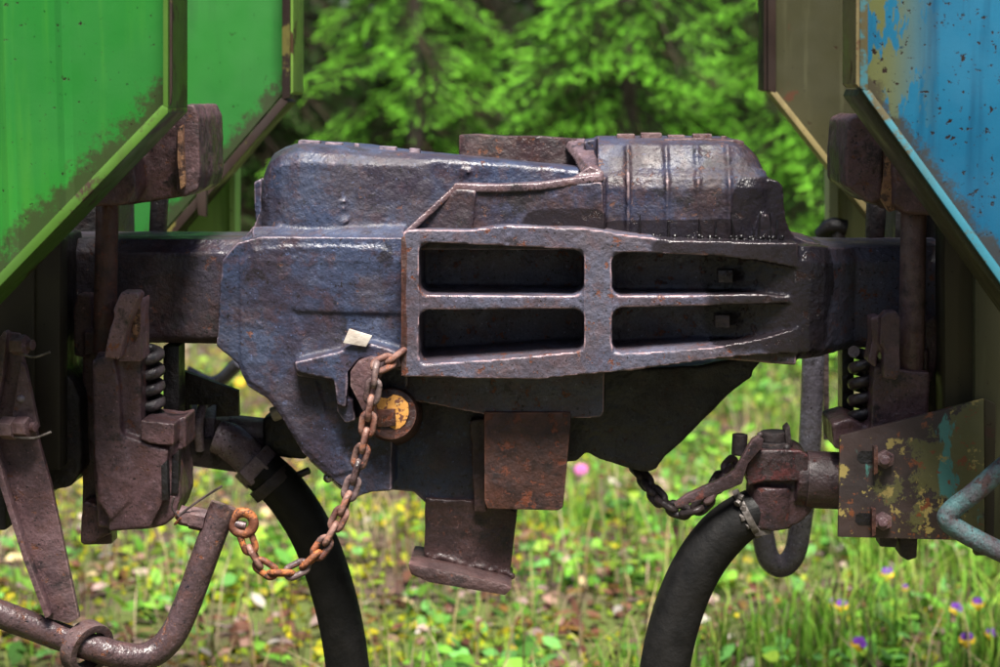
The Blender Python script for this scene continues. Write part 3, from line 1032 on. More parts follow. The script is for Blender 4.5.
# scrap on the coupler
b = B()
b.poly([(349, 329), (372, 336), (366, 347), (343, 343)], -.192, -.186)
tag(b.done('scrap', 'scrap_white', None, bevel=.001), 'small off-white square scrap lying on the left coupler lug above the chain', 'scrap')

# ================================================================== LEFT AIR HOSE
LH = thing('air_brake_hose', 'black rubber air hose with elbow fitting hanging behind the rusty chain', 'hose', W(340, 690, .05), 'air brake hoses')
YH = .02
p = B()
p.tube([W(262, 470, YH), W(285, 492, YH), W(310, 530, YH), W(328, 575, YH), W(342, 630, YH), W(350, 690, YH), W(356, 760, YH)], 22.5 * S(YH), 28)
p.done('hose', 'rubber', LH)
p = B()
p.tube([W(216, 436, YH), W(230, 442, YH), W(248, 458, YH), W(262, 472, YH)], [17 * S(YH), 19 * S(YH), 18 * S(YH), 18 * S(YH)], 22)
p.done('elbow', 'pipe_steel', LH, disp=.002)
p = B()
dv = (W(268, 478, YH) - W(244, 454, YH)).normalized()
nut(p, W(257, 467, YH), dv, 24 * S(YH), .030)
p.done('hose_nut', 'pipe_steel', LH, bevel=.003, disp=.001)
p = B()
p.cyl(W(268, 478, YH), W(276, 487, YH), 25 * S(YH), 26)
p.cyl(W(296, 476, YH), W(310, 470, YH), .006, 8)
p.done('hose_clamp', 'dark_steel', LH, bevel=.002)

LK = thing('pipe_joint', 'threaded air pipe joint with lock nuts behind the left coupler', 'pipe joint', W(230, 440, .06))
YK = .07
p = B()
p.cyl(W(180, 424, YK), W(300, 436, YK), 15 * S(YK), 20)
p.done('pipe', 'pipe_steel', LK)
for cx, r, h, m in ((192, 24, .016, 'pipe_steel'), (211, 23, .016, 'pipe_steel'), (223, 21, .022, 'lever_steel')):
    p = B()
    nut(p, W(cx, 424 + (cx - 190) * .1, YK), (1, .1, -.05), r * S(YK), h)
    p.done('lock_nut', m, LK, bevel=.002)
p = B()
p.tube([W(200, 450, YK - .05), W(199, 425, YK - .06), W(203, 406, YK - .04), W(209, 402, YK - .02)], .0075, 12)
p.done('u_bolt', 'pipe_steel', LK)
p = B()
p.poly([(262, 418), (284, 412), (300, 420), (312, 440), (306, 460), (280, 458), (262, 448)], YK - .04, YK + .05)
p.done('cock_body', 'black_steel', LK, remesh=.004, smooth=6, disp=.003)
p = B()
p.cyl(W(272, 415, YK - .04), W(282, 411, YK - .04), .012, 10)
p.done('bright_tip', 'scrap_white', LK, bevel=.002)
p = B()
p.cyl(W(310, 458, .03), W(342, 488, .03), .0035, 8)
p.ball(W(328, 478, .03), .008)
p.done('pull_wire', 'bright_metal', LK)

# ================================================================== RIGHT WAGON (blue)
BW = thing('freight_wagon', 'blue freight wagon end with olive back plate and peeling blue paint', 'wagon', W(1060, 300, 0), 'coupled freight wagons')
p = B()
p.poly([(862, -560), (1100, -560), (1100, 402), (866, 92)], YN + .045, YN + .057)
p.done('end_plate', 'blue_paint', BW, bevel=.001)
p = B()
p.poly([(860, -560), (868, -560), (868, 92), (860, 88)], YN, YN + .045)
p.done('edge_flange', 'blue_edge', BW, bevel=.001)
p = B()
p.poly([(856, -560), (860, -560), (860, 88), (856, 84)], YN + .002, YN + .13)
p.done('edge_flange', 'olive_edge', BW, bevel=.001)
p = B()
p.poly([(862, 90), (870, 90), (1100, 404), (1100, 418), (1092, 411)], YN, YN + .03)
p.done('edge_flange', 'blue_edge', BW, bevel=.0015)
p = B()
p.poly([(860, 89), (864, 93), (1096, 414), (1100, 424), (1090, 418), (857, 96)], YN + .012, YN + .145)
p.done('edge_flange', 'olive_paint', BW, bevel=.001)
# far plate, olive
p = B()
p.poly([(776, -560), (960, -560), (960, 330), (776, 92)], YFAR + .05, YFAR + .062)
p.done('end_plate', 'olive_paint', BW, bevel=.001)
p = B()
p.poly([(768, -560), (776, -560), (776, 94), (768, 90)], YFAR, YFAR + .05)
p.poly([(764, -560), (768, -560), (768, 92), (764, 90)], YFAR + .01, YFAR + .13)
p.done('edge_flange', 'rust_edge', BW, bevel=.001)
p = B()
p.poly([(770, 92), (777, 92), (960, 322), (960, 332)], YFAR, YFAR + .10)
p.done('edge_flange', 'olive_edge', BW, bevel=.001)
p = B()
p.rect(838, 165, 866, 300, YFAR + .15, YFAR + .20)
p.rect(829, 165, 838, 300, YFAR + .13, YFAR + .20)
p.done('corner_post', 'pale_olive', BW, bevel=.002)
p = B()
p.tube([W(822, 235, YFAR + .08), W(832, 226, YFAR + .06), W(846, 228, YFAR + .06)], .016, 10)
p.cyl(W(838, 230, YFAR + .06), W(838, 250, YFAR + .06), .014, 10)
p.done('steam_tap', 'black_steel', BW)
xl = W(925, 300, -.05).x
p = B()
p.box((xl + .05, -.12, .84), (xl + 1.6, .40, 1.15))
p.box((xl + .03, -.05, 1.10), (xl + 1.6, .45, 1.62))
p.box((xl - .02, .12, .90), (xl + 1.6, .42, 1.45))
p.done('headstock_shade', 'black_steel', BW, bevel=.004)  # near-black boxes; the recess's shade is put into their colour
p = B()
p.box((xl + .16, -.42, 1.66), (xl + 2.6, .6, 2.5))
p.done('end_wall', 'olive_paint', BW, bevel=.004)
p = B()
p.poly([(945, 215), (1100, 215), (1100, 420), (945, 420), (944, 260)], -.235, -.16)
p.done('end_sill', 'post_olive', BW, bevel=.006)
p = B()
p.rect(975, 225, 1100, 556, -.262, -.24)
p.done('sill_stiffener', 'olive_paint', BW, bevel=.003)
p = B()
p.poly([(848, 120), (860, 114), (880, 118), (884, 150), (882, 200), (872, 205), (846, 186), (845, 150)], -.205, .0)
p.poly([(870, 140), (896, 142), (940, 150), (960, 200), (940, 212), (882, 208), (866, 196)], -.165, .02)
p.poly([(893, 150), (960, 190), (960, 218), (905, 214), (893, 205)], -.23, -.12)
p.done('striker_lug', 'brown_cast', BW, remesh=.0032, smooth=7, disp=.004, dscale=.03)
p = B()
p.poly([(884, 150), (897, 160), (896, 210), (889, 212), (880, 198), (884, 176)], -.212, -.19)
wl = p.done('worn_patch', 'worn_orange', BW, bevel=.002, disp=.002)
wl['label'] = 'pale orange worn edge of the striker lug'
for (x0, x1, y0, y1, Y, m) in ((900, 926, 206, 372, -.19, 'brown_cast'), (866, 886, 196, 246, .12, 'black_steel')):
    p = B()
    xm = (x0 + x1) / 2
    p.cyl(W(xm + 1, y0, Y), W(xm - 2, y1, Y), (x1 - x0) / 2 * S(Y), 20)
    p.done('hanger_rod', m, BW, bevel=.003, disp=.002)
p = B()
p.poly([(881, 318), (886, 312), (896, 311), (900, 318), (900, 372), (896, 380), (884, 378), (884, 350), (880, 345)], -.255, -.225)
p.poly([(871, 318), (879, 316), (882, 330), (876, 368), (868, 362), (872, 340)], -.235, -.19)
p.done('beam_hook', 'hook_cast', BW, remesh=.002, smooth=4, disp=.003).data.materials[0] = M['brown_cast']
p = B()
p.poly([(924, 322), (934, 316), (940, 322), (938, 360), (932, 382), (923, 380)], -.17, -.12)
p.rect(898, 350, 928, 371, -.18, -.12)
p.done('centring_beam', 'brown_cast', BW, remesh=.0026, smooth=4, disp=.002)
p = B()
p.poly([(874, 366), (902, 370), (930, 372), (928, 440), (870, 440)], -.215, -.10)
p.poly([(832, 424), (850, 418), (872, 428), (872, 450), (834, 450)], -.20, -.08)
p.done('centring_casting', 'brown_cast', BW, remesh=.0035, smooth=4, disp=.003)
coil(BW, 853, 872, 348, 436, -.16, 5.5, 'dark_steel')
p = B()
p.rect(842, 346, 854, 430, -.08, -.03)
p.done('spring_post', 'black_steel', BW, bevel=.002)
# bolt-on plate
p = B()
ft = [(840, 436), (984, 399), (985, 541), (838, 537)]
p.poly(ft, -.275, -.267)
fp = p.done('side_plate', 'flaking_plate', BW, bevel=.0015)
fp['label'] = 'plate with flaking olive and turquoise paint'
p = B()
p.poly([(984, 399), (996, 404), (996, 430), (994, 545), (985, 541)], -.272, -.255)
p.done('plate_edge', 'post_olive', BW, bevel=.002)
for cx, cy in ((882, 459), (880, 521)):
    p = B()
    p.poly([(cx - 24, cy - 6), (cx - 21, cy - 8), (cx - 8, cy - 8), (cx - 8, cy + 4), (cx - 21, cy + 4), (cx - 25, cy)], -.2757, -.274)
    p.done('slot_shade', 'black_steel', BW)  # black patch on the plate in place of a shaded opening
    p = B()
    p.poly([(cx - 8, cy - 12), (cx - 4, cy - 12), (cx - 4, cy + 14), (cx - 8, cy + 16)], -.290, -.274)
    p.done('lock_tab', 'rust_block', BW, bevel=.001)
    p = B()
    nut(p, W(cx + 3, cy, -.281), (0, 1, 0), 9.5 * S(-.28), .011)
    p.cyl(W(cx + 3, cy + 1, -.301), W(cx + 3, cy + 1, -.28), 5 * S(-.28), 12)
    p.done('plate_bolt', 'brown_cast', BW, bevel=.0012)
p = B()
p.poly([(878, 530), (900, 532), (896, 548), (880, 547)], -.24, -.20)
p.poly([(899, 535), (918, 535), (917, 558), (908, 561), (900, 556)], -.23, -.18)
p.done('plate_stub', 'dark_steel', BW, bevel=.003)

# painted rod
TR = thing('uncoupling_lever', 'bent rod with worn turquoise paint crossing the flaking side plate', 'lever', W(960, 540, -.31))
p = B()
p.tube([W(1060, 425, -.35), W(1005, 466, -.34), W(975, 492, -.335), W(954, 508, -.33), W(947, 518, -.33), W(956, 528, -.33), W(985, 544, -.335), W(1060, 580, -.34)], 10.5 * S(-.33), 18)
p.done('rod', 'teal_rod', TR, disp=.001)

# ================================================================== RIGHT AIR COCK + HOSE
AC = thing('air_cock', 'dark red air brake cock with angled handle between hose and side plate', 'valve', W(780, 540, -.14))
YC = -.15
p = B()
p.poly([(750, 456), (762, 450), (800, 450), (808, 455), (808, 476), (800, 482), (764, 482), (748, 486), (745, 470)], YC - .035, YC + .06)
p.done('bonnet', 'red_cock', AC, remesh=.0026, smooth=5, disp=.002, dscale=.03)
p = B()
p.poly([(748, 478), (800, 476), (812, 486), (812, 512), (798, 524), (776, 530), (762, 522), (752, 500)], YC - .02, YC + .05)
p.cyl(W(770, 484, YC), W(768, 526, YC), 24 * S(YC), 24)
p.cyl(W(795, 478, YC), W(822, 480, YC), 27 * S(YC), 24)
p.done('cock_body', 'cock_dark', AC, remesh=.0026, smooth=7, disp=.003, dscale=.03)
p = B()
p.cyl(W(805, 479, YC), W(846, 481, YC), 29 * S(YC), 28)
p.done('threaded_socket', 'cock_dark', AC, bevel=.003, disp=.0015)
p = B()
p.cyl(W(840, 481, YC + .02), W(980, 486, YC + .06), 22 * S(YC), 24)
p.done('air_pipe', 'dark_steel', AC)
p = B()
p.cyl(W(774, 452, YC), W(774, 441, YC), 19 * S(YC), 24)
p.cyl(W(774, 442, YC), W(774, 431, YC), 14 * S(YC), 20)
p.poly([(785, 430), (790, 426), (792, 446), (786, 446)], YC - .02, YC + .02)
p.ball(W(787, 448, YC - .025), .006)
p.ball(W(760, 435, YC - .02), .005)
p.done('cap', 'dark_steel', AC, bevel=.002)
p = B()
p.poly([(752, 440), (758, 436), (764, 440), (762, 448), (748, 464), (742, 484), (728, 490), (690, 504), (676, 509), (674, 504), (688, 494), (724, 478), (735, 470)], YC - .05, YC - .034)
p.done('handle', 'cock_dark', AC, bevel=.003, disp=.001)
p = B()
p.cyl(W(739, 455, YC + .03), W(740, 434, YC + .03), 8 * S(YC), 12)
p.done('handle_stop', 'dark_steel', AC, bevel=.002)

RH = thing('air_brake_hose', 'thick black rubber air hose curving down from the red cock', 'hose', W(660, 690, -.14), 'air brake hoses')
p = B()
p.tube([W(770, 508, YC + .01), W(748, 514, YC), W(722, 534, YC), W(698, 566, YC), W(680, 606, YC), W(667, 655, YC), W(658, 720, YC), W(654, 780, YC)], [23 * S(YC), 23.5 * S(YC)] + [25.5 * S(YC)] * 6, 30)
p.done('hose', 'rubber', RH)
p = B()
dv = (W(770, 506, YC) - W(742, 516, YC)).normalized()
p.cyl(W(744, 515, YC), W(750, 512, YC), 27 * S(YC), 28)
for k, (x, y) in enumerate(((741, 497), (744, 508), (742, 518), (748, 526), (738, 503))):
    nut(p, W(x, y, YC - .033), (1, -.5 + .4 * k, .3 * k - .4), .0048 + .0008 * (k % 3), .007)
p.done('hose_clamp', 'zinc', RH, bevel=.001)
p = B()
p.poly([(750, 527), (770, 524), (772, 534), (756, 537)], YC - .03, YC - .01)
p.done('clamp_tail', 'zinc', RH, bevel=.001)

# bent grey rod behind
BR = thing('bent_rod', 'grey steel rod hanging behind the red cock, hooked at its foot', 'rod', W(785, 570, .15))
YB = .30
p = B()
p.tube([W(814, 330, YB), W(812, 400, YB), W(808, 470, YB), W(801, 520, YB), W(795, 552, YB), W(783, 566, YB), W(770, 560, YB), W(764, 540, YB), W(760, 505, YB)], 11.5 * S(YB), 18)
p.done('rod', 'grey_rod', BR)
p = B()
p.rect(824, 346, 829, 440, YB + .02, YB + .03)
p.done('flat_bar', 'dark_steel', BR)


# ================================================================== VEGETATION
def tinted(name, verts, faces, tints, mat):
    me = bpy.data.meshes.new(name)
    me.from_pydata([tuple(v) for v in verts], [], faces) if not isinstance(verts, np.ndarray) else me.from_pydata(verts.tolist(), [], faces)
    at = me.attributes.new('tint', 'FLOAT_COLOR', 'POINT')
    t = np.ones((len(verts), 4), np.float32)
    t[:, :3] = np.asarray(tints, np.float32)
    at.data.foreach_set('color', t.ravel())
    me.materials.append(M[mat])
    return me


def bough_mesh(seed, old, new, dens=1.0):
    """a spruce bough about 1 m long growing along +X: stem, two ranks of drooping twigs, needles, pale new tips"""
    rd = np.random.default_rng(seed)
    Vs, Ts, Fs = [], [], []

    def stick(a, b, r0, r1):
        d = b - a
        d = d / (np.linalg.norm(d) + 1e-9)
        u = np.cross(d, [0, 0, 1.0])
        u = u / (np.linalg.norm(u) + 1e-9)
        w = np.cross(d, u)
        k = len(Vs)
        for c, r in ((a, r0), (b, r1)):
            for j in range(3):
                an = 2.094 * j
                Vs.append(c + r * (u * math.cos(an) + w * math.sin(an)))
                Ts.append((.05, .035, .022))
        for j in range(3):
            Fs.append((k + j, k + (j + 1) % 3, k + 3 + (j + 1) % 3, k + 3 + j))

    def needles(a, b, step, ln, tip0):
        L = np.linalg.norm(b - a)
        n = max(4, int(L / step * dens))
        d = (b - a) / L
        u = np.cross(d, [0, 0, 1.0])
        u /= np.linalg.norm(u) + 1e-9
        w = np.cross(u, d)
        jit = rd.uniform(.8, 1.2)
        for i in range(n):
            t = (i + rd.random()) / n
            p = a + (b - a) * t
            an = rd.uniform(-.5, math.pi + .5)
            out = u * math.cos(an) + w * (math.sin(an) * .8 + .1)
            v = d * rd.uniform(.45, .9) + out * .85
            v = v / np.linalg.norm(v) * ln * rd.uniform(.75, 1.2)
            s = np.cross(v, [rd.normal(), rd.normal(), rd.normal()])
            s = s / (np.linalg.norm(s) + 1e-9) * .0026
            k = len(Vs)
            Vs.extend((p - s, p + s, p + v))
            f = min(1, max(0, (t - tip0) / .15))
            c = (np.array(old) * (1 - f) + np.array(new) * f) * jit * rd.uniform(.8, 1.2)
            Ts.extend((c, c, c * 1.1))
            Fs.append((k, k + 1, k + 2))

    axis = lambda t: np.array([t, .05 * math.sin(3 * t + seed), -.22 * t * t + .12 * max(0, t - .55)])
    for i in range(8):
        stick(axis(i / 8), axis((i + 1) / 8), .010 * (1 - i / 9), .010 * (1 - (i + 1) / 9))
    needles(axis(.55), axis(1.0), .0035, .020, .55)
    for i in range(13):
        t = .14 + .82 * i / 12
        for sd in (-1, 1):
            if rd.random() < .08:
                continue
            L = (.46 * (1 - t) + .12) * rd.uniform(.75, 1.15) * min(1, .45 + t * 2)
            an = rd.uniform(.75, 1.05)
            p0 = axis(t)
            p1 = p0 + L * np.array([math.cos(an), sd * math.sin(an), rd.uniform(-.30, -.02)])
            mid = (p0 + p1) / 2 + np.array([0, 0, .03 * L])
            stick(p0, mid, .004, .003)
            stick(mid, p1, .003, .0015)
            needles(p0, mid, .0042, .018, 1.2)
            needles(mid, p1, .0036, .019, rd.uniform(.15, .5))
            for q in range(int(L / .10)):
                tt = .25 + .65 * q / max(1, int(L / .10))
                s0 = p0 + (p1 - p0) * tt
                for s2 in (-1, 1):
                    l2 = rd.uniform(.07, .16) * (1.15 - tt * .5)
                    dr = (p1 - p0) / L
                    sv_ = np.cross(dr, [0, 0, 1.0]) * s2
                    e = s0 + l2 * (dr * .75 + sv_ * .6 + np.array([0, 0, rd.uniform(-.35, 0)]))
                    stick(s0, e, .0022, .0012)
                    needles(s0, e, .0045, .017, rd.uniform(.25, .7))
    return tinted('bough', Vs, Fs, Ts, 'needle')


def bough_set(n, seed, old, new, dens):
    return [bough_mesh(seed + i, old, new, dens) for i in range(n)]


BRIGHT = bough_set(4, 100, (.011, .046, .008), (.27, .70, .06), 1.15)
SHADE_MIDS = bough_set(3, 200, (.007, .024, .006), (.034, .115, .014), .9)  # same boughs tinted darker: shade among the rear trees put into the needles
SHADE_DARKS = bough_set(2, 300, (.006, .018, .006), (.012, .036, .009), .8)  # darker again, deep shade of the back row put into the needles


def spruce(x, y, H, R0, meshes, label, per=5, z0=.25, dz=.30, group='spruces beyond the track'):
    z = ground_z(x, min(y, 18))
    t = thing('spruce_tree', label, 'tree', (x, y, z), group)
    tr = B()
    k = Vector((x, y, z))
    tr.tube([k + Vector((0, 0, -.1)), k + Vector((.02, 0, H * .5)), k + Vector((0, .02, H))], [.035 + .006 * H, .025 + .003 * H, .006], 12)
    tr.done('trunk', 'bark', t)
    h = z0
    while h < H - .1:
        f = 1 - h / H
        ln = R0 * (f ** .75) * (1 if h > .6 else .85)
        n = max(3, per if h < 2.6 else per - 1)
        off = random.uniform(0, 6.28)
        for j in range(n):
            an = off + 2 * math.pi * j / n + random.uniform(-.3, .3)
            o = bpy.data.objects.new('bough', random.choice(meshes))
            COL.objects.link(o)
            o.parent = t
            s = ln * random.uniform(.78, 1.15)
            tilt = R(random.uniform(-42, -10))
            o.matrix_local = Matrix.Translation((0, 0, h + random.uniform(-.08, .08))) @ Matrix.Rotation(an, 4, 'Z') @ Matrix.Rotation(-tilt, 4, 'Y') @ Matrix.Diagonal((s, s, s, 1))
        h += dz * (1 if h < 2.6 else 2.0)
    return t


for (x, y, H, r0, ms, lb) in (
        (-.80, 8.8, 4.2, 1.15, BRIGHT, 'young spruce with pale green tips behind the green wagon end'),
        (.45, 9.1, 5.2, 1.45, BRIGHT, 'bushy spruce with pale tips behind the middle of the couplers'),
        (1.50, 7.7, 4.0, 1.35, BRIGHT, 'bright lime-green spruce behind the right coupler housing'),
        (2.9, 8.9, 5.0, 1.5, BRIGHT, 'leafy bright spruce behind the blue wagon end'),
        (-3.2, 9.2, 5.2, 1.5, SHADE_MIDS, 'shade-tinted spruce hidden mostly behind the green end plates'),
        (-2.2, 10.8, 6.5, 1.6, SHADE_MIDS, 'tall shade-tinted spruce standing behind the young pale-tipped spruce'),
        (-.6, 11.2, 7.0, 1.7, SHADE_MIDS, 'tall shade-tinted spruce in the second row between two pale ones'),
        (1.2, 11.0, 6.8, 1.7, SHADE_MIDS, 'tall shade-tinted spruce behind the bushy pale-tipped one'),
        (3.0, 11.4, 6.6, 1.7, SHADE_MIDS, 'tall shade-tinted spruce in the second row behind the blue wagon')):
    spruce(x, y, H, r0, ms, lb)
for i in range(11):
    spruce(-6.2 + 1.25 * i + random.uniform(-.3, .3), 13.2 + random.uniform(-.5, .9), random.uniform(7.5, 9.5), 1.75, SHADE_DARKS, 'spruce tinted dark for shade in the back row of the wood', per=6, z0=.3, dz=.34, group='dark spruces of the back row')


# far wood as one mass behind the back row
def wood_mass(y0, y1, n, label, top):
    Vs, Fs, Ts = [], [], []
    rd = np.random.default_rng(5)
    for i in range(n):
        x = rd.uniform(-16, 16)
        y = rd.uniform(y0, y1)
        z = rd.uniform(.2, top)
        c = np.array((x, y, z + ground_z(x, min(y, 18))))
        a = rd.normal(size=3)
        a /= np.linalg.norm(a)
        u = np.cross(a, rd.normal(size=3))
        u /= np.linalg.norm(u)
        l = rd.uniform(.15, .35)
        k = len(Vs)
        Vs.extend((c - a * l, c + u * l * .28, c + a * l, c - u * l * .28))
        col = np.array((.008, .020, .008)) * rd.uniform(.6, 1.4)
        Ts.extend([col] * 4)
        Fs.append((k, k + 1, k + 2, k + 3))
    me = tinted('wood', Vs, Fs, Ts, 'needle')
    o = bpy.data.objects.new('wood', me)
    COL.objects.link(o)
    tag(o, label, 'foliage', kind='stuff')


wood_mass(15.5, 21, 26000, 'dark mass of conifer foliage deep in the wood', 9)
wood_mass(-14, -10.5, 18000, 'unseen conifer mass added behind the camera to block low skylight', 8.5)  # unseen foliage added behind the camera to cut low front skylight


# ------------------------------------------------------------------ ground cover
def fieldn(x, y, s, o=0.0):
    return mnoise.noise(Vector((x * s + o, y * s - o, o)))


def scatter(n, ymin, ymax, bias=1.0, mx=.9):
    out = []
    while len(out) < n:
        y = ymin + (ymax - ymin) * random.random() ** bias
        D = y + 3.1
        xc = .103 - .0332 * D
        hw = D * .2485 + mx
        out.append((xc + random.uniform(-hw, hw), y))
    return out


def grass(name, label, n, lmin, lmax, wd, cols, keep, ymin=1.2, ymax=9.5):
    Vs, Fs, Ts = [], [], []
    for (x, y) in scatter(n, ymin, ymax, 1.15):
        d = keep(x, y)
        if random.random() > d:
            continue
        L = random.uniform(lmin, lmax) * (.6 + .6 * d)
        an = random.uniform(0, 6.283)
        lean = random.uniform(.1, .8)
        dx, dy = math.cos(an) * lean * L, math.sin(an) * lean * L
        sx, sy = -math.sin(an) * wd, math.cos(an) * wd
        z = ground_z(x, y)
        c = Vector(random.choice(cols)) * random.uniform(.30, 1.0)
        k = len(Vs)
        Vs.extend(((x - sx, y - sy, z - .005), (x + sx, y + sy, z - .005), (x + dx * .4 + sx * .8, y + dy * .4 + sy * .8, z + L * .6), (x + dx * .4 - sx * .8, y + dy * .4 - sy * .8, z + L * .6), (x + dx, y + dy, z + L * (1 - .3 * lean))))
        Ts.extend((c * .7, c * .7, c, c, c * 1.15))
        Fs.extend(((k, k + 1, k + 2, k + 3), (k + 3, k + 2, k + 4)))
    o = bpy.data.objects.new(name, tinted(name, Vs, Fs, Ts, 'leaf'))
    COL.objects.link(o)
    return tag(o, label, name.replace('_', ' '), kind='stuff')


def leaves(name, label, n, smin, smax, cols, keep, hmax, ymin=1.2, ymax=9.5, flat=.5, asp=.55):
    Vs, Fs, Ts = [], [], []
    for (x, y) in scatter(n, ymin, ymax, 1.15):
        d = keep(x, y)
        if random.random() > d:
            continue
        z = ground_z(x, y) + random.random() ** 1.5 * hmax * (.4 + d)
        s = random.uniform(smin, smax)
        nrm = Vector((random.gauss(0, flat), random.gauss(0, flat) - .25 * flat, 1)).normalized()
        an = random.uniform(0, 6.283)
        u = Vector((math.cos(an), math.sin(an), 0))
        u = (u - nrm * u.dot(nrm)).normalized()
        v = nrm.cross(u)
        p = Vector((x, y, z + .006))
        c = Vector(random.choice(cols)) * random.uniform(.22, 1.05)
        k = len(Vs)
        cup = nrm * s * random.uniform(.05, .22)
        Vs.extend((p - u * s, p - u * s * .35 + v * s * asp + cup, p + u * s * .4 + v * s * asp * .85 + cup, p + u * s, p + u * s * .4 - v * s * asp * .85 + cup, p - u * s * .35 - v * s * asp + cup))
        Ts.extend([c] * 6)
        Fs.extend(((k, k + 1, k + 5), (k + 1, k + 2, k + 4, k + 5), (k + 2, k + 3, k + 4)))
    o = bpy.data.objects.new(name, tinted(name, Vs, Fs, Ts, 'leaf'))
    COL.objects.link(o)
    return tag(o, label, name.split('_')[-1], kind='stuff')


sm = lambda v, a, b_: min(1, max(0, (v - a) / (b_ - a)))
green_side = lambda x, y: sm(x / (1 + .12 * y), -.35, .6)
patch = lambda x, y: sm(fieldn(x, y, 2.1, 3.1) + .35 * fieldn(x, y, 6, 8), -.12, .20)
bare = lambda x, y: sm(fieldn(x, y, 1.7, 9.7) + .3 * fieldn(x, y, 4.4, 2) + .10 * (1 - green_side(x, y)), .0, .13)
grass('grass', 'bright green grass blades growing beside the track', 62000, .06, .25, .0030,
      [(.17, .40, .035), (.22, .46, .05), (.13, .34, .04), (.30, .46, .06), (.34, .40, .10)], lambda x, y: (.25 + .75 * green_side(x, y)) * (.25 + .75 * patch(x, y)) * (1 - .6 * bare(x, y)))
grass('dry_grass', 'thin dry straw stalks among the grass', 4800, .10, .34, .0026, [(.50, .40, .20), (.42, .30, .16), (.58, .46, .30)], lambda x, y: .6)
leaves('herb_leaves', 'small green herb leaves carpeting the ground', 34000, .014, .042, [(.15, .38, .04), (.20, .44, .05), (.11, .30, .05), (.30, .46, .05), (.16, .42, .10)],
       lambda x, y: (.10 + .90 * patch(x + 2, y)) * (1 - .85 * bare(x, y)) * (.6 + .4 * green_side(x, y)), .09)
leaves('moss_leaves', 'yellow-green mossy tufts over the soil', 42000, .008, .022, [(.40, .42, .02), (.33, .40, .02), (.48, .40, .02), (.25, .38, .03)],
       lambda x, y: (1 - .7 * green_side(x, y)) * (.15 + .85 * patch(x - 3, y + 1)) * (1 - .55 * bare(x, y)), .03, flat=.7)
leaves('fallen_leaves', 'brown and pinkish fallen leaves lying on the soil', 12000, .016, .036, [(.17, .07, .045), (.11, .045, .03), (.24, .11, .07), (.30, .18, .14), (.42, .30, .27), (.20, .11, .03)],
       lambda x, y: .25 + .75 * bare(x, y), .02, flat=.35, asp=.45)
leaves('pale_leaves', 'pale pinkish dry leaves scattered near the track', 800, .02, .042, [(.66, .52, .48), (.62, .56, .50), (.70, .55, .30)], lambda x, y: .55, .03, flat=.4, asp=.5)


# ------------------------------------------------------------------ flowers
M['petal_purple'] = plain('petal_purple', (.20, .05, .42), (.13, .03, .32), .5, 80, .1)
M['petal_yellow'] = plain('petal_yellow', (.75, .52, .03), (.70, .42, .02), .5, 80, .1)
M['petal_pink'] = plain('petal_pink', (.62, .16, .42), (.50, .12, .36), .5, 80, .1)
M['stem_green'] = plain('stem_green', (.12, .28, .04), (.09, .20, .03), .6, 80, .1)


def on_height(px, py, h):
    d = _F + _R * ((px - 500) / FPX) + _U * ((333.5 - py) / FPX)
    return CAM + d * ((h - CAM.z) / d.z)


def petal(c, ang, ln, wd, mat, t):
    q = B()
    u = Vector((math.cos(ang), -.15, math.sin(ang))).normalized()
    v = Vector((0, -1, .25)).cross(u).normalized()
    n_ = u.cross(v)
    secs = []
    for s, w in ((.05, .15), (.35, .8), (.7, 1.0), (.93, .6), (1.0, .2)):
        p = c + u * ln * s - n_ * ln * .25 * s * s
        secs.append([p - v * wd * w - n_ * .0006, p + v * wd * w - n_ * .0006, p + v * wd * w + n_ * .0006, p - v * wd * w + n_ * .0006])
    q.loft(secs)
    return q.done('petal', mat, t)


for i, (px, py, sz) in enumerate(((887, 574, .016), (830, 603, .012), (842, 606, .015), (956, 609, .014), (978, 604, .015), (859, 644, .016), (967, 640, .016), (991, 634, .013), (905, 588, .009))):
    h = random.uniform(.12, .17)
    c = on_height(px, py, h)
    t = thing('wild_pansy', 'wild pansy with purple upper and yellow lower petals in the grass', 'flower', (c.x, c.y, ground_z(c.x, c.y)), 'wild pansies in the grass')
    q = B()
    q.tube([Vector((c.x + .01, c.y + .01, ground_z(c.x, c.y))), Vector((c.x + .006, c.y + .008, h * .6)), c + Vector((0, .003, 0))], .0013, 6)
    q.done('stem', 'stem_green', t)
    for a, m in ((R(62), 'petal_purple'), (R(118), 'petal_purple'), (R(8), 'petal_purple' if i % 2 else 'petal_yellow'), (R(172), 'petal_yellow'), (R(270), 'petal_yellow')):
        petal(c, a + random.uniform(-.1, .1), sz * 1.15, sz * .62, m, t)
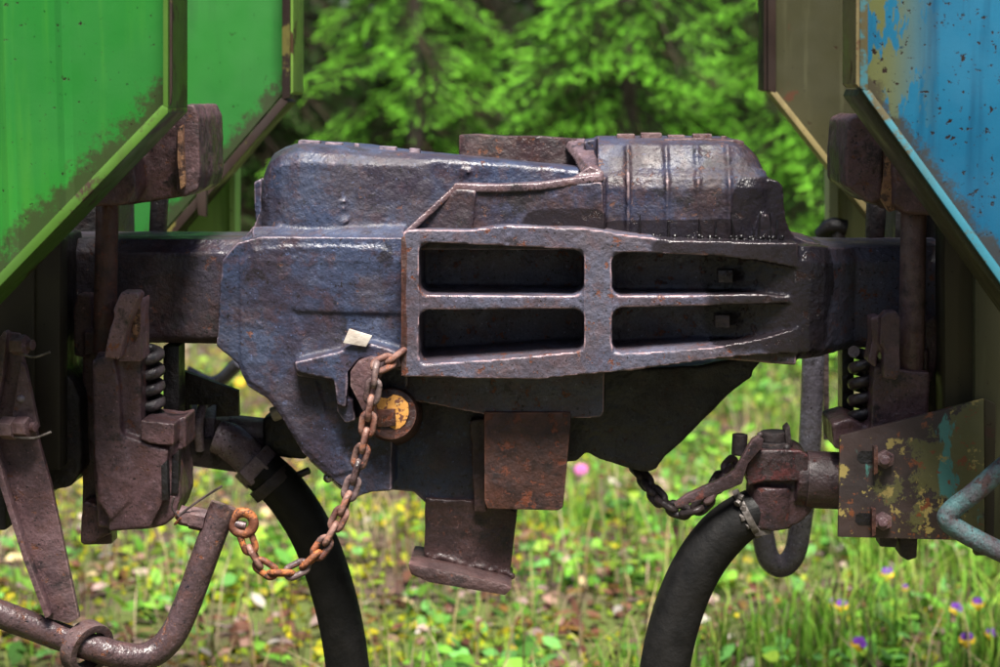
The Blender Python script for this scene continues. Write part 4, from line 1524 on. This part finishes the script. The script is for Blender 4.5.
for nm, lb, px, py, h, m in (('yellow_flower', 'single round yellow-green flower head seen under the left shank', 240, 383, .14, 'petal_yellow'),
                             ('pink_flower', 'single pink flower head just below the coupler guard arm', 581, 470, .16, 'petal_pink')):
    c = on_height(px, py, h)
    t = thing(nm, lb, 'flower', (c.x, c.y, ground_z(c.x, c.y)))
    q = B()
    q.tube([Vector((c.x, c.y, ground_z(c.x, c.y))), Vector((c.x + .01, c.y, h * .5)), c], .0016, 6)
    q.done('stem', 'stem_green', t)
    for j in range(12):
        petal(c, 2 * math.pi * j / 12, .022, .008, m, t)

# pieces that belong to a part become its sub-parts
SUB = {'edge_flange': ('end_plate',), 'pressed_fold': ('end_plate',), 'rust_strip': ('end_plate',), 'worn_patch': ('striker_lug', 'beam_hook'), 'coil_spring': ('centring_casting',),
       'spring_shelf': ('centring_casting',), 'slot_shade': ('side_plate', 'centring_casting'), 'plate_bolt': ('side_plate',), 'lock_tab': ('side_plate',), 'plate_edge': ('side_plate',), 'plate_stub': ('side_plate',),
       'bracket_nut': ('lever_bracket',), 'bracket_gusset': ('lever_bracket',), 'rivet': ('lever_bracket',), 'guide_ring': ('lever_bracket',), 'cotter_pin': ('lever_bracket', 'through_bolt'), 'pin_head': ('through_bolt',),
       'lid_pad': ('lock_housing', 'head'), 'lid_plate': ('lock_housing',), 'square_bolt': ('face_plate',), 'square_plug': ('lifter_shaft',), 'marked_disc': ('lifter_shaft',), 'foot_plate': ('tongue',),
       'hose_clamp': ('hose',), 'clamp_tail': ('hose',), 'hose_nut': ('hose',), 'handle_stop': ('handle',), 'cap': ('bonnet',), 'u_bolt': ('pipe',), 'lock_nut': ('pipe',), 'sill_stiffener': ('end_sill',)}
kind_of = lambda q: q.name.split('.')[0]
mid = lambda q: sum((Vector(c) for c in q.bound_box), Vector()) / 8
for root in [q for q in COL.objects if q.type == 'EMPTY' and kind_of(q) != 'spruce_tree']:
    kids = list(root.children)
    for q in kids:
        cand = [c for c in kids if kind_of(c) in SUB.get(kind_of(q), ())]
        if cand:
            q.parent = min(cand, key=lambda c: (mid(c) - mid(q)).length)

for o in COL.objects:
    if '_o' in o:
        del o['_o']
